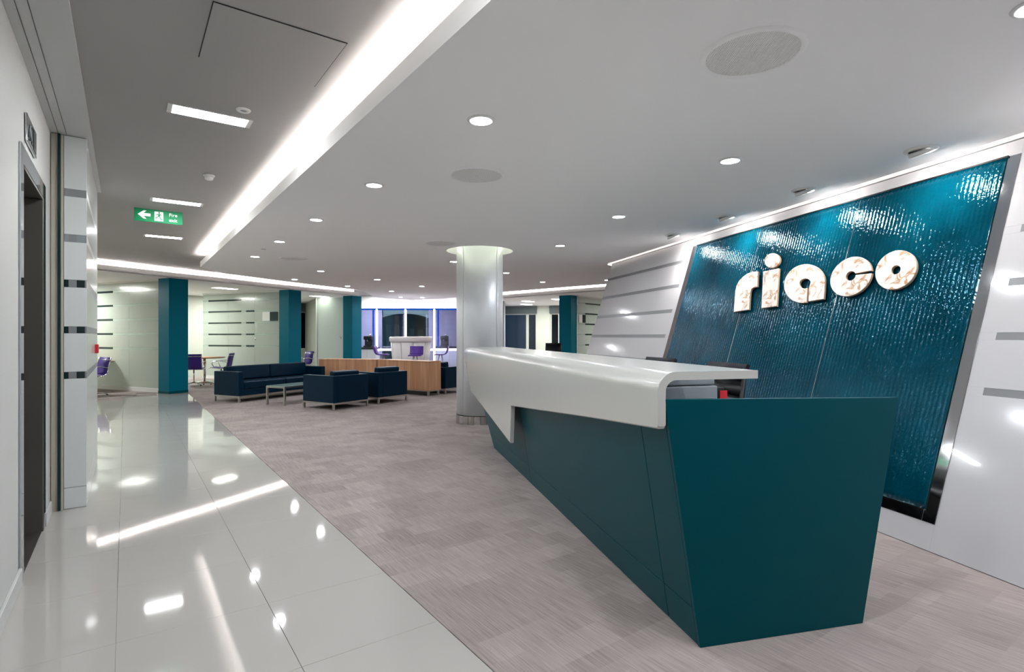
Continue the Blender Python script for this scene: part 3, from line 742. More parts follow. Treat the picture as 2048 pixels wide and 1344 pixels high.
MB().box(wx0, wx1, ZW+0.05, ZW+0.06, 0.25, 2.5).build('pane', 'window_glass', wo)
MB().box((wx0+wx1)/2-0.03, (wx0+wx1)/2+0.03, ZW+0.02, ZW+0.08, 0.25, 2.5).build('mullion', 'lavender_wall', wo)
MB().box(wx0, wx1, ZW, ZW+0.2, 2.5, HC).build('head', 'lavender_wall', wo)
# building across the street seen through the bay
fb = thing('arched_building', 'dim building with an arched pale canopy seen through the far bay window', 'building', BAY @ Matrix.Translation((-8.1, 38.0, 0)))
MB().box(-4, 6, 0.6, 4, -3, 6).build('wall', 'dark_ground', fb)
MB().tube([(-2.6*math.cos(math.pi*k/16)+0.6, 0.2, 1.2+2.0*math.sin(math.pi*k/16)**0.6) for k in range(17)], 0.28, 8).build('arched_canopy', 'far_building_glow', fb)  # canopy emits like the lit windows: its lit tone is in the material
for k in range(7):
    MB().box(-1.3+0.55*k, -1.0+0.55*k, 0.45, 0.6, -0.6, 2.0+0.2*math.sin(k)).build('window', 'building_stone', fb)
for k in range(5):
    MB().box(-3.4+0.1*k, -2.9+0.1*k, 0.3, 0.5, 1.2+0.35*k, 1.32+0.35*k).build('lit_window', 'far_building_glow', fb)

def coffee(name, x, z, y, label):
    t = thing(name, label, 'coffee machine', BAY @ Matrix.Translation((x, y, z)))
    MB().box(-0.15, 0.15, -0.18, 0.18, 0.0, 0.06, 0.01, 2).build('base', 'black_plastic', t)
    MB().box(-0.15, 0.15, 0.02, 0.18, 0.06, 0.42, 0.01, 2).build('body', 'black_plastic', t)
    bh = MB().box(-0.15, 0.15, -0.16, 0.02, 0.28, 0.42, 0.02, 2).build('brew_head', 'black_mesh', t)
    MB().tube([(-0.02, -0.09, 0.28), (-0.02, -0.09, 0.22)], 0.02, 8).build('spout', 'steel', bh)
    MB().tube([(0.05, 0.08, 0.42), (0.05, 0.08, 0.48)], 0.03, 10).build('bean_lid', 'steel', t)
for px0, px1, mpx, nm in ((716, 752, 737, 'left'), (869, 930, 889, 'right')):
    z_ = ZB-0.9 if nm == 'left' else ZB+0.7
    x0, x1 = bx(px0, z_), bx(px1, z_)
    t = thing('counter_cabinet', ('white cabinet with dark worktop under the left coffee machine' if nm == 'left' else 'white cabinet with dark worktop under the right coffee machine'), 'cabinet', BAY @ Matrix.Translation((x0, z_, 0)))
    MB().box(0, x1-x0, 0.02, 0.5, 0.03, 0.86, 0.003, 1).build('body', 'white_gloss_board', t)
    MB().box(0.01, (x1-x0)/2-0.003, 0.0, 0.02, 0.06, 0.85, 0.002, 1).build('door', 'white_gloss_board', t)
    MB().box((x1-x0)/2+0.003, x1-x0-0.01, 0.0, 0.02, 0.06, 0.85, 0.002, 1).build('door', 'white_gloss_board', t)
    MB().box(-0.02, x1-x0+0.02, -0.03, 0.52, 0.86, 0.93, 0.003, 1).build('worktop', 'black_plastic', t)
    coffee('coffee_machine', bx(mpx, z_+0.25), 0.93, z_+0.25, 'black coffee machine on the counter %s' % ('beside the third teal column' if nm == 'left' else 'between the bay mullion and the round column'))

# ------------------------------------------------------------------ RECEPTION DESK
desk = thing('reception_desk', 'long teal reception desk with leaning front beneath a folded white counter', 'desk', MF.copy())
SA, SC_ = 2.118, 6.409
HT = 1.072
NB0, NT0 = 1.352, 1.182      # front face at the floor and at the top
NB1, NT1 = 2.211, 2.42
GH = 0.165
def nf(h): return NB0+(NT0-NB0)*h/HT
def nb(h): return NB1+(NT1-NB1)*h/HT
def sf(h): return SC_+0.75*h/HT
def face_panel(s0b, s1b, s0t, s1t, h0, h1, th=0.018, out=0.0):
    t = bmesh.new(); v = []
    for d in (0, th):
        for (s, h) in ((s0b, h0), (s1b, h0), (s1t, h1), (s0t, h1)): v.append(t.verts.new((nf(h)+d, s, h)))
    for q in ((0, 1, 2, 3), (7, 6, 5, 4), (0, 4, 5, 1), (1, 5, 6, 2), (2, 6, 7, 3), (3, 7, 4, 0)): t.faces.new([v[i] for i in q])
    bmesh.ops.recalc_face_normals(t, faces=t.faces)
    bmesh.ops.bevel(t, geom=list(t.edges), offset=0.0012, segments=1, affect='EDGES')
    x = MB(); x.b.free(); x.b = t; return x
js = [SA, 2.40, 4.74, SC_]
def sl(s, h): # joints lean a little with height
    return s if s < SC_ else sf(h)
cuts = [2.36, 4.78]
ss = [SA]+cuts+[None]
for i in range(3):
    a, c = ss[i], ss[i+1]
    e0, e1 = a+(0.002 if i else 0), (c-0.002 if c else None)
    for h0, h1, nm in ((0.004, GH, 'plinth_panel'), (GH+0.0045, HT, 'front_panel')):
        face_panel(e0, e1 if e1 else sf(h0), e0, e1 if e1 else sf(h1), h0, h1).build(nm, 'teal_paint', desk)
# carcass behind the panels, dark in the joints
t = bmesh.new(); v = []
for s_ in (SA+0.03, 'far'):
    for h in (0.0, HT-0.06):
        s = s_ if s_ != 'far' else sf(h)-0.02
        v += [t.verts.new((nf(h)+0.019, s, h)), t.verts.new((nb(h)-0.02, s, h))] if False else [t.verts.new((nf(h)+0.019, s, h)), t.verts.new((nf(h)+0.30, s, h))]
for q in ((0, 1, 3, 2), (4, 6, 7, 5), (0, 2, 6, 4), (1, 5, 7, 3), (0, 4, 5, 1), (2, 3, 7, 6)): t.faces.new([v[i] for i in q])
bmesh.ops.recalc_face_normals(t, faces=t.faces)
x = MB(); x.b.free(); x.b = t; x.build('carcass', 'joint_dark', desk)
def end_panel(s0, s1, nm, m, hh=HT, top1=None):
    t = bmesh.new(); v = []
    for s in (s0, s1):
        for (n_, h) in ((NB0, 0.0), (NB1, 0.0), (NT1, (top1 or hh)), (NT0, hh)): v.append(t.verts.new((n_, s, h)))
    for q in ((0, 1, 2, 3), (7, 6, 5, 4), (0, 4, 5, 1), (1, 5, 6, 2), (2, 6, 7, 3), (3, 7, 4, 0)): t.faces.new([v[i] for i in q])
    bmesh.ops.recalc_face_normals(t, faces=t.faces)
    bmesh.ops.bevel(t, geom=list(t.edges), offset=0.0015, segments=1, affect='EDGES')
    x = MB(); x.b.free(); x.b = t; return x.build(nm, m, desk)
end_panel(SA-0.022, SA-0.0005, 'end_panel', 'teal_paint', 1.080, 1.056)
# far end
t = bmesh.new(); v = []
for d in (0, 0.02):
    for (n_, h) in ((NB0, 0.0), (NB1, 0.0), (NT1, HT), (NT0, HT)): v.append(t.verts.new((n_, sf(h)+d, h)))
for q in ((0, 1, 2, 3), (7, 6, 5, 4), (0, 4, 5, 1), (1, 5, 6, 2), (2, 6, 7, 3), (3, 7, 4, 0)): t.faces.new([v[i] for i in q])
bmesh.ops.recalc_face_normals(t, faces=t.faces); x = MB(); x.b.free(); x.b = t; x.build('end_panel', 'teal_paint', desk)
MB().poly([(1.52, SA+0.002), (2.30, SA+0.002), (2.30, 6.4), (1.52, 6.4)], 0.72, 0.75).build('worktop', 'solid_surface', desk)
MB().poly([(nf(1.0)+0.02, SA+0.002), (1.50, SA+0.002), (1.50, 7.0), (nf(1.0)+0.02, 7.0)], 0.985, 1.01).build('inner_ledge', 'solid_surface', desk)
for s_ in (2.35, 4.2, 6.2): MB().box(1.66, 2.24, s_, s_+0.03, 0.0, 0.72, 0.001, 1).build('worktop_support', 'solid_surface', desk)
# folded white counter: vertical fascia, rounded fold, flat top, one continuous skin
def counter():
    t = bmesh.new(); TH_ = 0.036; N_OUT = 1.150; TOP = 1.197; RO = 0.085
    def bottom(s):
        pts = [(SA-0.022, 0.955), (2.86, 0.892), (4.735, 0.724)]
        for (a, ha), (c, hc) in zip(pts, pts[1:]):
            if s <= c+1e-6: return ha+(hc-ha)*(s-a)/(c-a)
        q = [(4.78, 0.384), (6.911, 0.639), (7.50, 1.05)]
        for (a, ha), (c, hc) in zip(q, q[1:]):
            if s <= c+1e-6: return ha+(hc-ha)*(s-a)/(c-a)
        return 1.05
    def back(s):
        q = [(SA-0.022, 1.640), (3.2, 1.67), (4.6, 1.70), (7.5, 1.70)]
        for (a, ha), (c, hc) in zip(q, q[1:]):
            if s <= c+1e-6: return ha+(hc-ha)*(s-a)/(c-a)
        return 1.70
    ss_ = [SA-0.022, SA-0.014, 2.3, 2.6, 2.86, 3.3, 3.8, 4.3, 4.734, 4.7801, 5.2, 5.8, 6.4, 6.911, 7.2, 7.5]
    rows = []
    for i, s in enumerate(ss_):
        hb = bottom(s) if s != 4.734 else bottom(4.734)
        if i == 0: hb += 0.012
        outer = [(N_OUT, hb+0.006), (N_OUT, hb+0.03)]
        for k in range(0, 9):
            a = math.pi/2*k/8; outer.append((N_OUT+RO-RO*math.cos(a), TOP-RO+RO*math.sin(a)))
        outer.append((back(s), TOP))
        ri = RO-TH_
        inner = [(N_OUT+TH_, hb+0.006), (N_OUT+TH_, hb+0.03)]
        for k in range(0, 9):
            a = math.pi/2*k/8; inner.append((N_OUT+RO-ri*math.cos(a), TOP-RO+ri*math.sin(a)))
        inner.append((back(s), TOP-TH_))
        bot = [(N_OUT+TH_-0.006, hb), (N_OUT+0.006, hb)]
        loop = outer+inner[::-1]+bot
        rows.append([t.verts.new((n_, s, h)) for n_, h in loop])
    K = len(rows[0])
    for i, (A, B) in enumerate(zip(rows, rows[1:])):
        for k in range(K):
            f = t.faces.new((A[k], A[(k+1) % K], B[(k+1) % K], B[k])); f.smooth = (1 <= k <= 9)
    t.faces.new(rows[0]); t.faces.new(rows[-1][::-1])
    bmesh.ops.recalc_face_normals(t, faces=t.faces)
    x = MB(); x.b.free(); x.b = t; return x
o = counter().build('counter', 'solid_surface', desk); o['label'] = 'white solid surface counter folded over the teal front, notched near the far end'
# printer on the worktop
pr = thing('printer', 'grey office printer under the white counter at the near end', 'printer', MF @ Matrix.Translation((1.58, 3.05, 0.7505)))
MB().box(-0.02, 0.34, -0.25, 0.25, 0.0, 0.20, 0.008, 2).build('paper_cabinet', 'printer_plastic', pr)
MB().box(-0.02, 0.34, -0.25, 0.25, 0.203, 0.31, 0.008, 2).build('body', 'printer_plastic', pr)
MB().box(-0.01, 0.33, -0.24, 0.24, 0.313, 0.38, 0.012, 2).build('lid', 'printer_plastic', pr)
MB().box(0.08, 0.26, -0.262, -0.25, 0.215, 0.235, 0.003, 1).build('tray_handle', 'black_plastic', pr)
ph = thing('desk_telephone', 'dark desk telephone with red light beside the grey printer', 'telephone', MF @ Matrix.Translation((2.07, 3.0, 0.7505)))
MB().box(-0.1, 0.1, -0.1, 0.1, 0.0, 0.05, 0.01, 2).build('base', 'black_plastic', ph)
MB().box(-0.09, -0.03, -0.1, 0.1, 0.05, 0.29, 0.015, 2).build('screen', 'black_mesh', ph)
MB().box(-0.025, 0.07, -0.09, 0.09, 0.05, 0.22, 0.02, 2).build('handset_cradle', 'black_mesh', ph)
MB().box(-0.07, -0.02, -0.106, -0.1, 0.19, 0.27, 0.001, 1).build('message_light', 'red_plastic', ph)

# ------------------------------------------------------------------ TASK CHAIRS behind the desk
def task_chair():
    t = thing('task_chair', '', 'chair')
    for k in range(5):
        a = 2*math.pi*k/5+0.3
        lg = MB().tube([(0, 0, 0.10), (0.30*math.cos(a), 0.30*math.sin(a), 0.075)], [0.028, 0.018], 8).build('leg', 'black_plastic', t)
        bb = MB(); bb.tube([(0.30*math.cos(a)-0.02*math.sin(a), 0.30*math.sin(a)+0.02*math.cos(a), 0.035), (0.30*math.cos(a)+0.02*math.sin(a), 0.30*math.sin(a)-0.02*math.cos(a), 0.035)], 0.035, 12)
        bb.build('castor', 'black_plastic', lg)
    MB().tube([(0, 0, 0.08), (0, 0, 0.44)], 0.025, 12).build('gas_stem', 'steel', t)
    MB().box(-0.25, 0.25, -0.24, 0.24, 0.44, 0.52, 0.03, 3).build('seat', 'black_mesh', t)
    # back frame: rails, crossbars, head bar; back is at +y, leaning
    def by(z): return 0.24+0.16*(z-0.5)
    for s in (-1, 1): MB().tube([(s*0.20, by(0.5), 0.5), (s*0.235, by(0.8), 0.8), (s*0.225, by(1.1), 1.1)], 0.018, 8).build('back_rail', 'black_plastic', t)
    bb = MB(); bb.sheet([(by(1.02)-0.01, 1.02), (by(1.08), 1.08), (by(1.13)+0.015, 1.13)], -0.24, 0.24, 0.03); bb.build('head_rail', 'black_mesh', t)
    for z in (0.72, 0.90): MB().sheet([(by(z), z), (by(z+0.07)-0.012, z+0.035), (by(z+0.08), z+0.075)], -0.23, 0.23, 0.02).build('cross_band', 'black_plastic', t)
    MB().sheet([(by(0.52)+0.012, 0.53), (by(0.8)+0.03, 0.8), (by(1.05)+0.012, 1.05)], -0.21, 0.21, 0.008).build('back_mesh', 'black_mesh', t)
    for s in (-1, 1):
        MB().tube([(s*0.27, 0.12, 0.46), (s*0.29, 0.10, 0.66), (s*0.29, -0.12, 0.68)], 0.016, 8).build('armrest', 'black_plastic', t)
    return t
tc = task_chair()
tc['label'] = 'black task chair whose back shows above the near end of the white counter'
tc.matrix_world = MF @ loc(2.38, 3.84, 0, -88)
c2 = dup(tc, MF @ loc(2.38, 4.88, 0, -84), 'black task chair behind the middle of the counter, before the white panels')
# ------------------------------------------------------------------ SEATING
def lounge(name, w_, d_, ncush, label, cat, M, arm_h=0.625, back_h=0.625, at=0.11, lift=0.70):
    """local x along the length, front at -y, origin at the centre"""
    t = thing(name, label, cat, M)
    L0 = 0.135
    MB().box(-w_/2, -w_/2+at, -d_/2, d_/2, L0, arm_h, 0.012, 3).build('arm', 'navy_leather', t)
    MB().box(w_/2-at, w_/2, -d_/2, d_/2, L0, arm_h, 0.012, 3).build('arm', 'navy_leather', t)
    MB().box(-w_/2+at+0.002, w_/2-at-0.002, d_/2-at, d_/2, L0, back_h, 0.012, 3).build('back', 'navy_leather', t)
    MB().box(-w_/2+at, w_/2-at, -d_/2+0.01, d_/2-at, L0, 0.26, 0.01, 2).build('seat_base', 'navy_leather', t)
    cw = (w_-2*at)/ncush
    for k in range(ncush):
        x0 = -w_/2+at+cw*k
        MB().box(x0+0.004, x0+cw-0.004, -d_/2+0.0, d_/2-at-0.16, 0.262, 0.42, 0.03, 4).build('seat_cushion', 'navy_leather', t)
        Mb = Matrix.Translation((0, d_/2-at-0.10, 0.42)) @ Matrix.Rotation(-0.10, 4, 'X')
        MB().box(x0+0.006, x0+cw-0.006, -0.075, 0.075, 0.0, lift-0.42, 0.03, 4, M=Mb).build('back_cushion', 'navy_leather', t)
    f = MB()
    e = 0.02
    for y in (-d_/2, d_/2-0.03): f.box(-w_/2, w_/2, y, y+0.03, 0.105, 0.135)
    for x in (-w_/2, w_/2-0.03): f.box(x, x+0.03, -d_/2+0.03, d_/2-0.03, 0.105, 0.135)
    fr_ = f.build('steel_frame', 'steel', t)
    for sx in (-1, 1):
        for sy in (-1, 1):
            x0 = sx*(w_/2-0.0175)-0.0175; y0 = sy*(d_/2-0.0175)-0.0175
            MB().box(x0, x0+0.035, y0, y0+0.035, 0.0, 0.105).build('leg', 'steel', fr_)
    return t
def corner(cx, cy, deg, w_, d_, kx, ky):
    """matrix for a footprint whose local corner (kx*w/2, ky*d/2) stands at (cx, cy)"""
    Mr = Matrix.Rotation(R(deg), 4, 'Z'); v = Mr @ Vector((kx*w_/2, ky*d_/2, 0))
    return Matrix.Translation((cx-v.x, cy-v.y, 0)) @ Mr
lounge('sofa', 2.35, 0.757, 2, 'long navy leather two cushion sofa beside the tiled floor, before the teal columns', 'sofa', corner(1.867, 12.139, 29.2, 2.35, 0.757, -1, -1), lift=0.72)
lounge('armchair', 0.83, 0.86, 1, 'navy leather armchair nearest the camera, its back turned beside the low glass table', 'armchair', corner(3.055, 9.86, 202.5, 0.83, 0.86, 1, 1), lift=0.70)
lounge('armchair', 0.80, 0.84, 1, 'navy leather armchair second from the camera, in front of the oak cabinet', 'armchair', corner(4.068, 10.283, 201, 0.80, 0.84, 1, 1), lift=0.72)
lounge('sofa', 2.0, 0.80, 2, 'navy leather sofa hidden behind the oak cabinet, left of the round column', 'sofa', corner(6.03, 11.16, 110.5, 2.0, 0.80, -1, 1), lift=0.74)
# low glass table
ct = thing('coffee_table', 'low glass topped coffee table with square steel legs before the navy sofa', 'table', corner(2.26, 11.566, 30, 1.15, 0.50, -1, 1))
tw, td, th_ = 1.15, 0.50, 0.375
MB().box(-tw/2+0.004, tw/2-0.004, -td/2+0.004, td/2-0.004, th_-0.012, th_, 0.002, 1).build('glass_top', 'coffee_table_glass', ct)
f = MB()
for y in (-td/2, td/2-0.03): f.box(-tw/2, tw/2, y, y+0.03, th_-0.042, th_-0.012)
for x in (-tw/2, tw/2-0.03): f.box(x, x+0.03, -td/2+0.03, td/2-0.03, th_-0.042, th_-0.012)
f.build('frame', 'steel', ct)
for sx in (-1, 1):
    for sy in (-1, 1):
        x0 = sx*(tw/2-0.0175)-0.0175; y0 = sy*(td/2-0.0175)-0.0175
        MB().box(x0, x0+0.035, y0, y0+0.035, 0, th_-0.042).build('leg', 'steel', ct)
# oak cabinets
def oak(x0, y0, x1, y1, d_, label):
    """near corner, far corner of the visible long face; depth to the right"""
    L = math.hypot(x1-x0, y1-y0); ang = math.degrees(math.atan2(y1-y0, x1-x0))
    t = thing('oak_cabinet', label, 'cabinet', loc(x0, y0, 0, ang))
    # local x along the face, depth towards -y
    MB().box(0.0, L, -0.02, 0.0, 0.125, 0.76, 0.002, 1).build('side_panel', 'oak_veneer', t)
    MB().box(0.0, L, -d_, -d_+0.02, 0.125, 0.76, 0.002, 1).build('side_panel', 'oak_veneer', t)
    MB().box(0.0, 0.02, -d_+0.02, -0.02, 0.125, 0.76, 0.002, 1).build('end_panel', 'oak_veneer', t)
    MB().box(L-0.02, L, -d_+0.02, -0.02, 0.125, 0.76, 0.002, 1).build('end_panel', 'oak_veneer', t)
    MB().box(0.0, L, -d_, 0.0, 0.762, 0.785, 0.003, 1).build('top', 'oak_veneer', t)
    MB().box(0.02, L-0.02, -d_+0.02, -0.02, 0.10, 0.125).build('base_frame', 'steel', t)
    for x in (0.03, L-0.08):
        for y in (-0.06, -d_+0.02):
            MB().box(x, x+0.04, y, y+0.04, 0, 0.10).build('leg', 'steel', t)
    return t
oak(5.52, 10.99, 4.95, 12.56, 0.40, 'oak veneered low cabinet on steel legs, nearer end beside the round column')
oak(4.93, 12.62, 3.88, 13.70, 0.40, 'oak veneered low cabinet angled behind the navy armchairs toward the teal column')

# ------------------------------------------------------------------ MEETING ROOM FURNITURE
def mesh_chair():
    t = thing('meeting_chair', '', 'chair')
    prof = [(-0.24, 0.455), (-0.20, 0.47), (-0.05, 0.452), (0.12, 0.445), (0.19, 0.465), (0.225, 0.52), (0.24, 0.60), (0.26, 0.72), (0.30, 0.86)]
    MB().sheet(prof[:5], -0.215, 0.215, 0.012).build('seat', 'purple_fabric', t)
    MB().sheet(prof[4:], -0.215, 0.215, 0.012).build('backrest', 'purple_fabric', t)
    for s in (-1, 1):
        MB().tube([(s*0.228, y, z) for y, z in prof], 0.012, 8).build('side_rail', 'chrome', t)
        MB().tube([(s*0.235, 0.24, 0.62), (s*0.27, 0.05, 0.66), (s*0.27, -0.10, 0.645), (s*0.262, -0.14, 0.58), (s*0.24, -0.08, 0.47)], 0.011, 8).build('armrest', 'chrome', t)
    MB().tube([(-0.228, 0.285, 0.80), (0.228, 0.285, 0.80)], 0.013, 8).build('back_spreader', 'chrome', t)
    MB().tube([(-0.228, 0.02, 0.435), (0.228, 0.02, 0.435)], 0.014, 8).build('seat_spreader', 'chrome', t)
    MB().tube([(0, 0.02, 0.07), (0, 0.02, 0.435)], 0.018, 10).build('stem', 'chrome', t)
    for k in range(4):
        a = math.pi/4+math.pi/2*k
        ft = MB().tube([(0, 0.02, 0.085), (0.29*math.cos(a), 0.02+0.29*math.sin(a), 0.03)], [0.018, 0.011], 8).build('foot', 'chrome', t)
        MB().lathe([(0.0, 0), (0.02, 0), (0.02, 0.02), (0, 0.02)], 12, M=Matrix.Translation((0.29*math.cos(a), 0.02+0.29*math.sin(a), 0))).build('glide', 'black_plastic', ft)
    return t
def at(px, z):
    u = (px-1024)/1090.0; return (z*(math.sin(a_)+math.cos(a_)*u), z*(math.cos(a_)-math.sin(a_)*u))
mc = mesh_chair(); x, y = at(388, 14.9)
mc['label'] = 'purple sling meeting chair half hidden by the first teal column'
mc.matrix_world = loc(x, y, 0, 165)
x, y = at(441, 15.4); dup(mc, loc(x, y, 0, -115), 'purple sling meeting chair behind the left end of the navy sofa')
x, y = at(604, 17.3); dup(mc, loc(x, y, 0, -70), 'purple sling meeting chair right of the second teal column')
x, y = at(182, 12.35); dup(mc, loc(x, y, 0, -60), 'purple meeting chair under the round table left of the frosted partition')
def round_table(px, z, r, label):
    x, y = at(px, z); t = thing('meeting_table', label, 'table', loc(x, y))
    MB().lathe([(0, 0.70), (r-0.02, 0.70), (r, 0.72), (r, 0.73), (0, 0.73)], 40).build('tabletop', 'tabletop_wood', t)
    MB().lathe([(0.035, 0.03), (0.035, 0.70)], 16).build('stem', 'chrome', t)
    MB().lathe([(0, 0), (0.28, 0), (0.28, 0.01), (0.06, 0.035), (0, 0.035)], 32).build('base_plate', 'chrome', t)
round_table(409, 16.0, 0.55, 'round wooden meeting table between the two purple chairs at the left')
round_table(168, 13.3, 0.60, 'round wooden meeting table mostly hidden behind the white partition')
tk = task_chair(); x, y = at(1107, 17.0); tk['label'] = 'black chair seen over the white counter before the fourth teal column'
tk.matrix_world = loc(x, y, 0, 140)
# ------------------------------------------------------------------ BAR DRUM AND STOOLS
x, y = at(822, 18.4)
dr = thing('padded_bar', 'white padded tub shaped bar in front of the far bay windows', 'bar', loc(x, y))
nst = 10
for k in range(nst):
    t = bmesh.new(); a0 = 2*math.pi*k/nst+0.01; a1 = 2*math.pi*(k+1)/nst-0.01; rows = []
    for i in range(9):
        a = a0+(a1-a0)*i/8; bulge = 0.014*math.sin(math.pi*i/8)
        rows.append([t.verts.new(((r_+bulge*f_)*math.cos(a), (r_+bulge*f_)*math.sin(a), z)) for r_, z, f_ in ((0.46, 0.04, 0), (0.56, 0.04, 1), (0.61, 0.6, 1), (0.665, 1.14, 1), (0.50, 1.14, 0))])
    for A, B in zip(rows, rows[1:]):
        for q in range(5):
            f = t.faces.new((A[q], B[q], B[(q+1) % 5], A[(q+1) % 5])); f.smooth = True
    t.faces.new(rows[0]); t.faces.new(rows[-1][::-1]); bmesh.ops.recalc_face_normals(t, faces=t.faces)
    xx = MB(); xx.b.free(); xx.b = t; xx.build('padded_panel', 'white_leather', dr)
MB().lathe([(0.45, 1.15), (0.68, 1.15), (0.72, 1.18), (0.725, 1.29), (0.70, 1.325), (0.45, 1.33)], 40).build('padded_rim', 'white_leather', dr)
MB().lathe([(0.0, 0.0), (0.50, 0.0), (0.50, 0.04), (0.0, 0.04)], 32).build('plinth', 'steel', dr)
def stool():
    t = thing('bar_stool', '', 'stool')
    MB().sheet([(-0.19, 0.745), (-0.1, 0.755), (0.08, 0.75), (0.16, 0.77)], -0.20, 0.20, 0.03).build('seat', 'purple_shell', t)
    MB().sheet([(0.16, 0.77), (0.21, 0.83), (0.235, 0.93), (0.245, 1.03)], -0.21, 0.21, 0.022).build('backrest', 'purple_shell', t)
    for k in range(4):
        a = math.pi/4+math.pi/2*k
        MB().tube([(0.05*math.cos(a), 0.05*math.sin(a), 0.735), (0.26*math.cos(a), 0.26*math.sin(a), 0.0)], 0.012, 8).build('leg', 'white_plastic', t)
    MB().tube([(0.16*math.cos(2*math.pi*k/20), 0.16*math.sin(2*math.pi*k/20), 0.30) for k in range(20)], 0.008, 6, closed=True).build('foot_ring', 'chrome', t)
    return t
s1 = stool(); x, y = at(831, 16.9); s1['label'] = 'purple shell bar stool standing in front of the white padded bar'; s1.matrix_world = loc(x, y, 0, 145-180)
x, y = at(765, 17.6); dup(s1, loc(x, y, 0, 55), 'purple shell bar stool left of the white padded bar')
x, y = at(881, 17.6); dup(s1, loc(x, y, 0, -125), 'purple shell bar stool right of the white padded bar, against the bright mullion')

# ------------------------------------------------------------------ CEILING FIXTURES
def downlight():
    t = thing('downlight', '', 'downlight')
    MB().lathe([(0.062, -0.001), (0.064, -0.008), (0.082, -0.006), (0.086, 0.0), (0.062, 0.0)], 32, cap=False).build('trim_ring', 'white_plastic', t)
    MB().lathe([(0, -0.003), (0.063, -0.003)], 32, cap=False).build('lamp', 'lamp_down', t)
    return t
DL = [
 (1.80, 2.87, 'recessed downlight largest in view, first in the row beside the corridor cove'),
 (1.80, 4.65, 'recessed downlight second in the row beside the corridor cove'),
 (1.79, 6.42, 'recessed downlight third in the row beside the corridor cove'),
 (1.78, 8.20, 'recessed downlight fourth in the row beside the corridor cove'),
 (1.78, 9.99, 'recessed downlight fifth in the row beside the corridor cove, near the cove tip'),
 (3.765, 2.43, 'recessed downlight above the near end of the desk'),
 (4.51, 4.29, 'recessed downlight above the desk, second from its near end'),
 (5.25, 6.17, 'recessed downlight above the far end of the desk'),
 (6.58, 9.487, 'recessed downlight just right of the round column head'),
 (3.285, 11.445, 'recessed downlight above the navy sofa, nearer of the pair'),
 (3.26, 13.48, 'recessed downlight above the navy sofa, next to the curved cove'),
 (4.87, 12.39, 'recessed downlight above the oak cabinets, nearer of that pair'),
 (4.855, 14.46, 'recessed downlight beside the right end of the left curved cove'),
 (6.505, 13.365, 'recessed downlight left of the round column, over the hidden sofa'),
 (6.484, 15.364, 'recessed downlight before the bay, left and nearest of the last three'),
 (7.722, 17.5, 'tiny recessed downlight left of the padded bar ceiling'),
 (8.45, 17.3, 'tiny recessed downlight right above the padded bar'),
 (4.816, 8.603, 'recessed downlight half hidden by the left side of the round column'),
 (8.43, 10.57, 'recessed downlight before the cove right of the round column'),
 (9.38, 9.29, 'recessed downlight at the left end of the leaning panel wall'),
]
d0 = downlight()
for i, (x, y, lb) in enumerate(DL):
    if i == 0: d0['label'] = lb; d0['group'] = 'recessed downlights'; d0.matrix_world = loc(x, y, HR-0.0005)
    else: dup(d0, loc(x, y, HR-0.0005), lb, 'recessed downlights')
for x, y, lb in ((1.80, 1.10, 'recessed downlight outside the frame, next before the largest one in view'), (1.80, -0.67, 'recessed downlight outside the frame, last of the cove row behind the viewer'),
                 (3.02, 0.57, 'recessed downlight cut by the top edge above the near white panels'), (3.0, -1.4, 'recessed downlight outside the frame, last of the desk row behind the viewer')):
    dup(d0, loc(x, y, HR-0.0005), lb, 'recessed downlights')
# tilting wall washers in front of the leaning wall
def washer():
    t = thing('wall_washer', '', 'spotlight')
    MB().lathe([(0.070, 0.0), (0.075, -0.012), (0.098, -0.010), (0.105, 0.0)], 32, cap=False).build('trim_ring', 'white_plastic', t)
    Mt = Matrix.Translation((0, 0, -0.016)) @ Matrix.Rotation(R(-24), 4, 'Y')
    MB().lathe([(0.0, 0.018), (0.075, 0.018), (0.08, -0.012), (0.066, -0.016), (0.064, 0.0)], 32, M=Mt, cap=False).build('tilting_head', 'white_plastic', t)
    MB().lathe([(0.0, -0.002), (0.062, -0.002)], 24, M=Mt, cap=False).build('lamp', 'spot_lamp', t)
    return t
wlist = [(3.11, 'tilted recessed spotlight nearest the camera, before the teal glass'), (4.22, 'tilted recessed spotlight before the middle of the teal glass'),
         (5.37, 'bright recessed spotlight before the far edge of the teal glass'), (6.51, 'bright recessed spotlight before the white striped panels'), (2.0, 'recessed spotlight outside the frame, before the near white panels'), (7.65, 'x')]
w0 = washer()
for i, (s, lb) in enumerate(wlist[:5]):
    v = FW(s, 3.79, HR-0.002); M = Matrix.Translation(v) @ Matrix.Rotation(-R(FA), 4, 'Z')
    o = w0 if i == 0 else dup(w0, M, lb, 'wall washing spotlights')
    if i == 0: w0['label'] = lb; w0['group'] = 'wall washing spotlights'; w0.matrix_world = M
    ld = bpy.data.lights.new('washer_beam', 'SPOT'); ld.energy = SPOT_W; ld.spot_size = R(95); ld.spot_blend = 0.8; ld.shadow_soft_size = 0.05; ld.color = (1, 0.97, 0.93)
    lo = bpy.data.objects.new('washer_beam', ld); COL.objects.link(lo); lo.parent = o
    lo.matrix_local = Matrix.Translation((0.03, 0, -0.05)) @ Matrix.Rotation(R(-38), 4, 'Y') if False else Matrix.Translation((0.03, 0, -0.05)) @ Matrix.Rotation(R(-22), 4, 'Y')
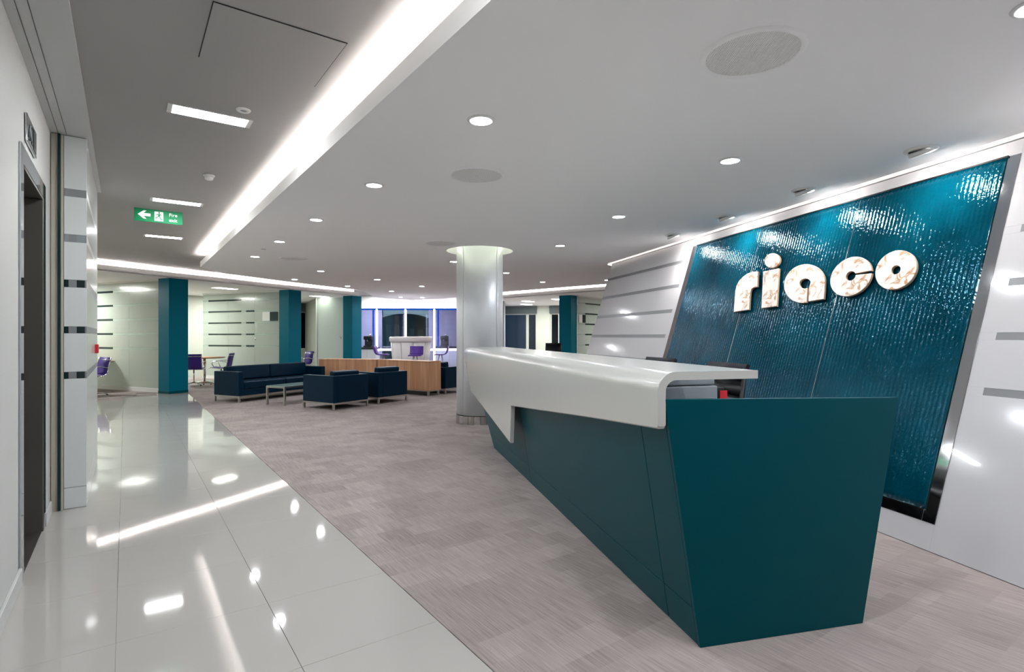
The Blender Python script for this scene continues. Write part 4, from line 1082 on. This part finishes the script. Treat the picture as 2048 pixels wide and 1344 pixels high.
# flush corridor lights
def rect_light(x0, x1, y0, y1, z, label, m='lamp_rect', group=None):
    t = thing('ceiling_light', label, 'ceiling light', loc((x0+x1)/2, (y0+y1)/2, z), group)
    hx, hy = (x1-x0)/2, (y1-y0)/2; f = MB()
    f.box(-hx-0.03, -hx, -hy-0.008, hy+0.008, -0.006, 0.0); f.box(hx, hx+0.03, -hy-0.008, hy+0.008, -0.006, 0.0)
    f.box(-hx, hx, -hy-0.008, -hy, -0.006, 0.0); f.box(-hx, hx, hy, hy+0.008, -0.006, 0.0)
    f.build('frame', 'white_plastic', t)
    MB().box(-hx, hx, -hy, hy, -0.004, -0.001).build('diffuser', m, t)
rect_light(0.265, 0.735, 4.36, 4.52, HC, 'white rectangular ceiling light nearest the camera in the corridor')
rect_light(0.26, 0.735, 7.44, 7.60, HC, 'white rectangular corridor ceiling light just before the green sign')
rect_light(0.26, 0.745, 10.2, 10.36, HC, 'white rectangular corridor ceiling light farthest away, below the green sign')
rect_light(0.265, 0.735, 1.28, 1.44, HC, 'white rectangular ceiling light outside the frame over the near corridor')
for px, py, lb in ((450, 577, 'small office ceiling light above the middle meeting room'), (638.7, 593, 'small office ceiling light right of the second teal column'),
                   (1056, 603, 'office ceiling light over the dark windows, nearer one beside the round column'), (1052.9, 609, 'office ceiling light farthest away over the wide dark window'), (1116, 599, 'office ceiling light beside the fourth teal column')):
    z = 1090*1.345/(672-py); x, y = at(px, z)
    t = thing('office_light', lb, 'ceiling light', loc(x, y, 2.70, 29))
    MB().box(-0.30, 0.30, -0.15, 0.15, -0.008, -0.001, 0.001, 1).build('diffuser', 'lamp_office', t)
    MB().box(-0.32, 0.32, -0.17, 0.17, -0.004, 0.0).build('frame', 'white_plastic', t)
# unseen area lights that brighten the bay and the room behind it
for px, z in ((740, 20.6), (790, 20.8), (850, 20.9), (895, 20.6)):
    x, y = at(px, z)
    ld = bpy.data.lights.new('bay_fill', 'AREA'); ld.energy = 5; ld.size = 0.25; ld.color = (0.95, 0.93, 1)
    lo = bpy.data.objects.new('bay_fill', ld); COL.objects.link(lo); lo.matrix_world = loc(x, y, HC-0.03)
for px in (735, 811, 890):
    x, y = at(px, 22.6)
    ld = bpy.data.lights.new('bay_room_fill', 'AREA'); ld.energy = 6; ld.size = 0.4; ld.color = (0.88, 0.88, 1)
    lo = bpy.data.objects.new('bay_room_fill', ld); COL.objects.link(lo); lo.matrix_world = loc(x, y, HC-0.03)
# unseen area lights added to brighten the meeting rooms and left corridor
for x, y, e in ((-1.6, 17.2, 30), (0.6, 19.0, 30), (3.2, 20.3, 26), (6.6, 20.6, 24), (14.0, 17.6, 30), (16.0, 15.6, 30), (15.0, 12.0, 30), (-2.4, 10.5, 20)):
    ld = bpy.data.lights.new('room_fill', 'AREA'); ld.energy = e*0.5; ld.size = 0.6; ld.color = (0.98, 1, 0.94)
    lo = bpy.data.objects.new('room_fill', ld); COL.objects.link(lo); lo.matrix_world = loc(x, y, 2.66)
# round ceiling speakers
def speaker():
    t = thing('ceiling_speaker', '', 'speaker')
    MB().lathe([(0.205, -0.004), (0.210, -0.012), (0.228, -0.011), (0.236, 0.0)], 48, cap=False).build('rim', 'ceiling_paint', t)
    gr = MB().lathe([(0.0, -0.006), (0.207, -0.006)], 48, cap=False).build('grille', 'grille_white', t)
    b = MB(); n = 44
    for k in range(n):
        x = -0.2+0.4*k/(n-1); h = math.sqrt(max(0.0, 0.2045**2-x*x))
        if h > 0.01: b.box(x-0.0016, x+0.0016, -h, h, -0.0085, -0.006)
    o = b.build('grille_wires', 'ceiling_paint', gr); o['kind'] = 'stuff'
    MB().lathe([(0.0, -0.014), (0.008, -0.013), (0.010, -0.006)], 12, cap=False).build('centre_screw', 'white_plastic', gr)
    return t
SPK = [(2.425, 1.45, 'large round ceiling speaker grille at the top right, nearest the camera'), (2.385, 3.87, 'round ceiling speaker grille in front of the first two downlights'),
       (3.70, 7.0, 'round ceiling speaker grille left of the column head'), (2.37, 9.87, 'small round ceiling speaker grille beyond the cove tip downlight')]
sp = speaker()
for i, (x, y, lb) in enumerate(SPK):
    M = loc(x, y, HR-0.0005, -35.35)
    if i == 0: sp['label'] = lb; sp['group'] = 'round ceiling speakers'; sp.matrix_world = M
    else: dup(sp, M, lb, 'round ceiling speakers')
# detectors
sd = thing('smoke_detector', 'white domed smoke detector on the corridor ceiling above the green sign', 'smoke detector', loc(0.669, 6.083, HC))
MB().lathe([(0.05, 0.0), (0.052, -0.012), (0.045, -0.018), (0.0, -0.018)], 28).build('base', 'white_plastic', sd)
MB().lathe([(0.036, -0.018), (0.040, -0.030), (0.034, -0.045), (0.018, -0.052), (0.0, -0.053)], 28).build('dome', 'white_plastic', sd)
rs = thing('ceiling_sensor', 'small white ring sensor beside the nearest corridor ceiling light', 'sensor', loc(0.673, 4.194, HC))
MB().lathe([(0.022, -0.002), (0.024, -0.010), (0.044, -0.008), (0.048, 0.0)], 28, cap=False).build('ring', 'white_plastic', rs)
MB().lathe([(0.0, -0.004), (0.022, -0.004)], 20, cap=False).build('lens', 'printer_plastic', rs)
x, y = at(527, 1090*1.34/(672-498)); tag(MB().lathe([(0.0, -0.012), (0.03, -0.010), (0.036, 0.0)], 20).build('ceiling_sensor', 'white_plastic', None, loc(x, y, HR)), 'small flat white sensor between two downlights near the cove tip', 'sensor')

# ------------------------------------------------------------------ GREEN EXIT SIGN
SY = 7.98
def P_at(px, z): return at(px, z)
sx0, sx1 = 0.085, 0.585
sg = thing('fire_exit_sign', 'green hanging fire exit sign with white arrow and running man', 'sign', loc((sx0+sx1)/2, SY, 2.82))
W2, H2 = (sx1-sx0)/2, 0.078
MB().box(-W2, W2, -0.004, 0.004, -H2, H2, 0.001, 1).build('board', 'sign_green', sg)
for x in (-0.16, 0.16): MB().tube([(x, 0, H2), (x, 0, 2.93-2.82)], 0.0015, 6).build('hanging_wire', 'steel', sg)
b = MB(); F_ = Matrix(((1, 0, 0, 0), (0, 0, 1, -0.0065), (0, 1, 0, 0), (0, 0, 0, 1)))   # poly xy -> sign xz
b.poly([(-0.215, 0.005), (-0.155, 0.055), (-0.125, 0.055), (-0.155, 0.022), (-0.085, 0.022), (-0.085, -0.012), (-0.155, -0.012), (-0.125, -0.045), (-0.155, -0.045)], 0, 0.002, M=F_)
b.build('arrow', 'sign_white', sg)
b = MB(); b.poly([(-0.045, -0.058), (0.045, -0.058), (0.045, 0.055), (-0.045, 0.055)], 0, 0.0015, M=F_); b.build('pictogram_panel', 'sign_white', sg)
G_ = Matrix(((1, 0, 0, 0), (0, 0, 1, -0.0080), (0, 1, 0, 0), (0, 0, 0, 1)))
b = MB()
b.poly([(0.004+0.010*math.cos(2*math.pi*k/12), 0.042+0.010*math.sin(2*math.pi*k/12)) for k in range(12)], 0, 0.0012, M=G_)
for q in ([(-0.006, 0.028), (0.016, 0.030), (0.012, -0.008), (-0.010, -0.004)], [(-0.006, 0.030), (-0.032, 0.016), (-0.030, 0.008), (-0.002, 0.020)], [(0.014, 0.030), (0.032, 0.012), (0.028, 0.006), (0.010, 0.020)],
          [(-0.010, -0.002), (-0.034, -0.014), (-0.032, -0.040), (-0.024, -0.040), (-0.024, -0.018), (0.002, -0.010)], [(0.002, -0.008), (0.014, -0.008), (0.030, -0.036), (0.040, -0.034), (0.040, -0.042), (0.024, -0.046)]):
    b.poly(q, 0, 0.0012, M=G_)
b.build('running_man', 'sign_green', sg)
def text(txt, x, z, size, parent, name):
    c = bpy.data.curves.new(name, 'FONT'); c.body = txt; c.size = size; c.extrude = 0.0006; c.align_x = 'LEFT'
    o = bpy.data.objects.new(name, c); COL.objects.link(o)
    dg = bpy.context.evaluated_depsgraph_get(); me = bpy.data.meshes.new_from_object(o.evaluated_get(dg)); bpy.data.objects.remove(o)
    me.materials.clear(); me.materials.append(MATS['sign_white'])
    q = bpy.data.objects.new(name, me); COL.objects.link(q); q.parent = parent
    q.matrix_local = Matrix.Translation((x, -0.0058, z)) @ Matrix.Rotation(R(90), 4, 'X')
text('Fire', 0.105, 0.012, 0.058, sg, 'lettering'); text('exit', 0.105, -0.052, 0.058, sg, 'lettering')
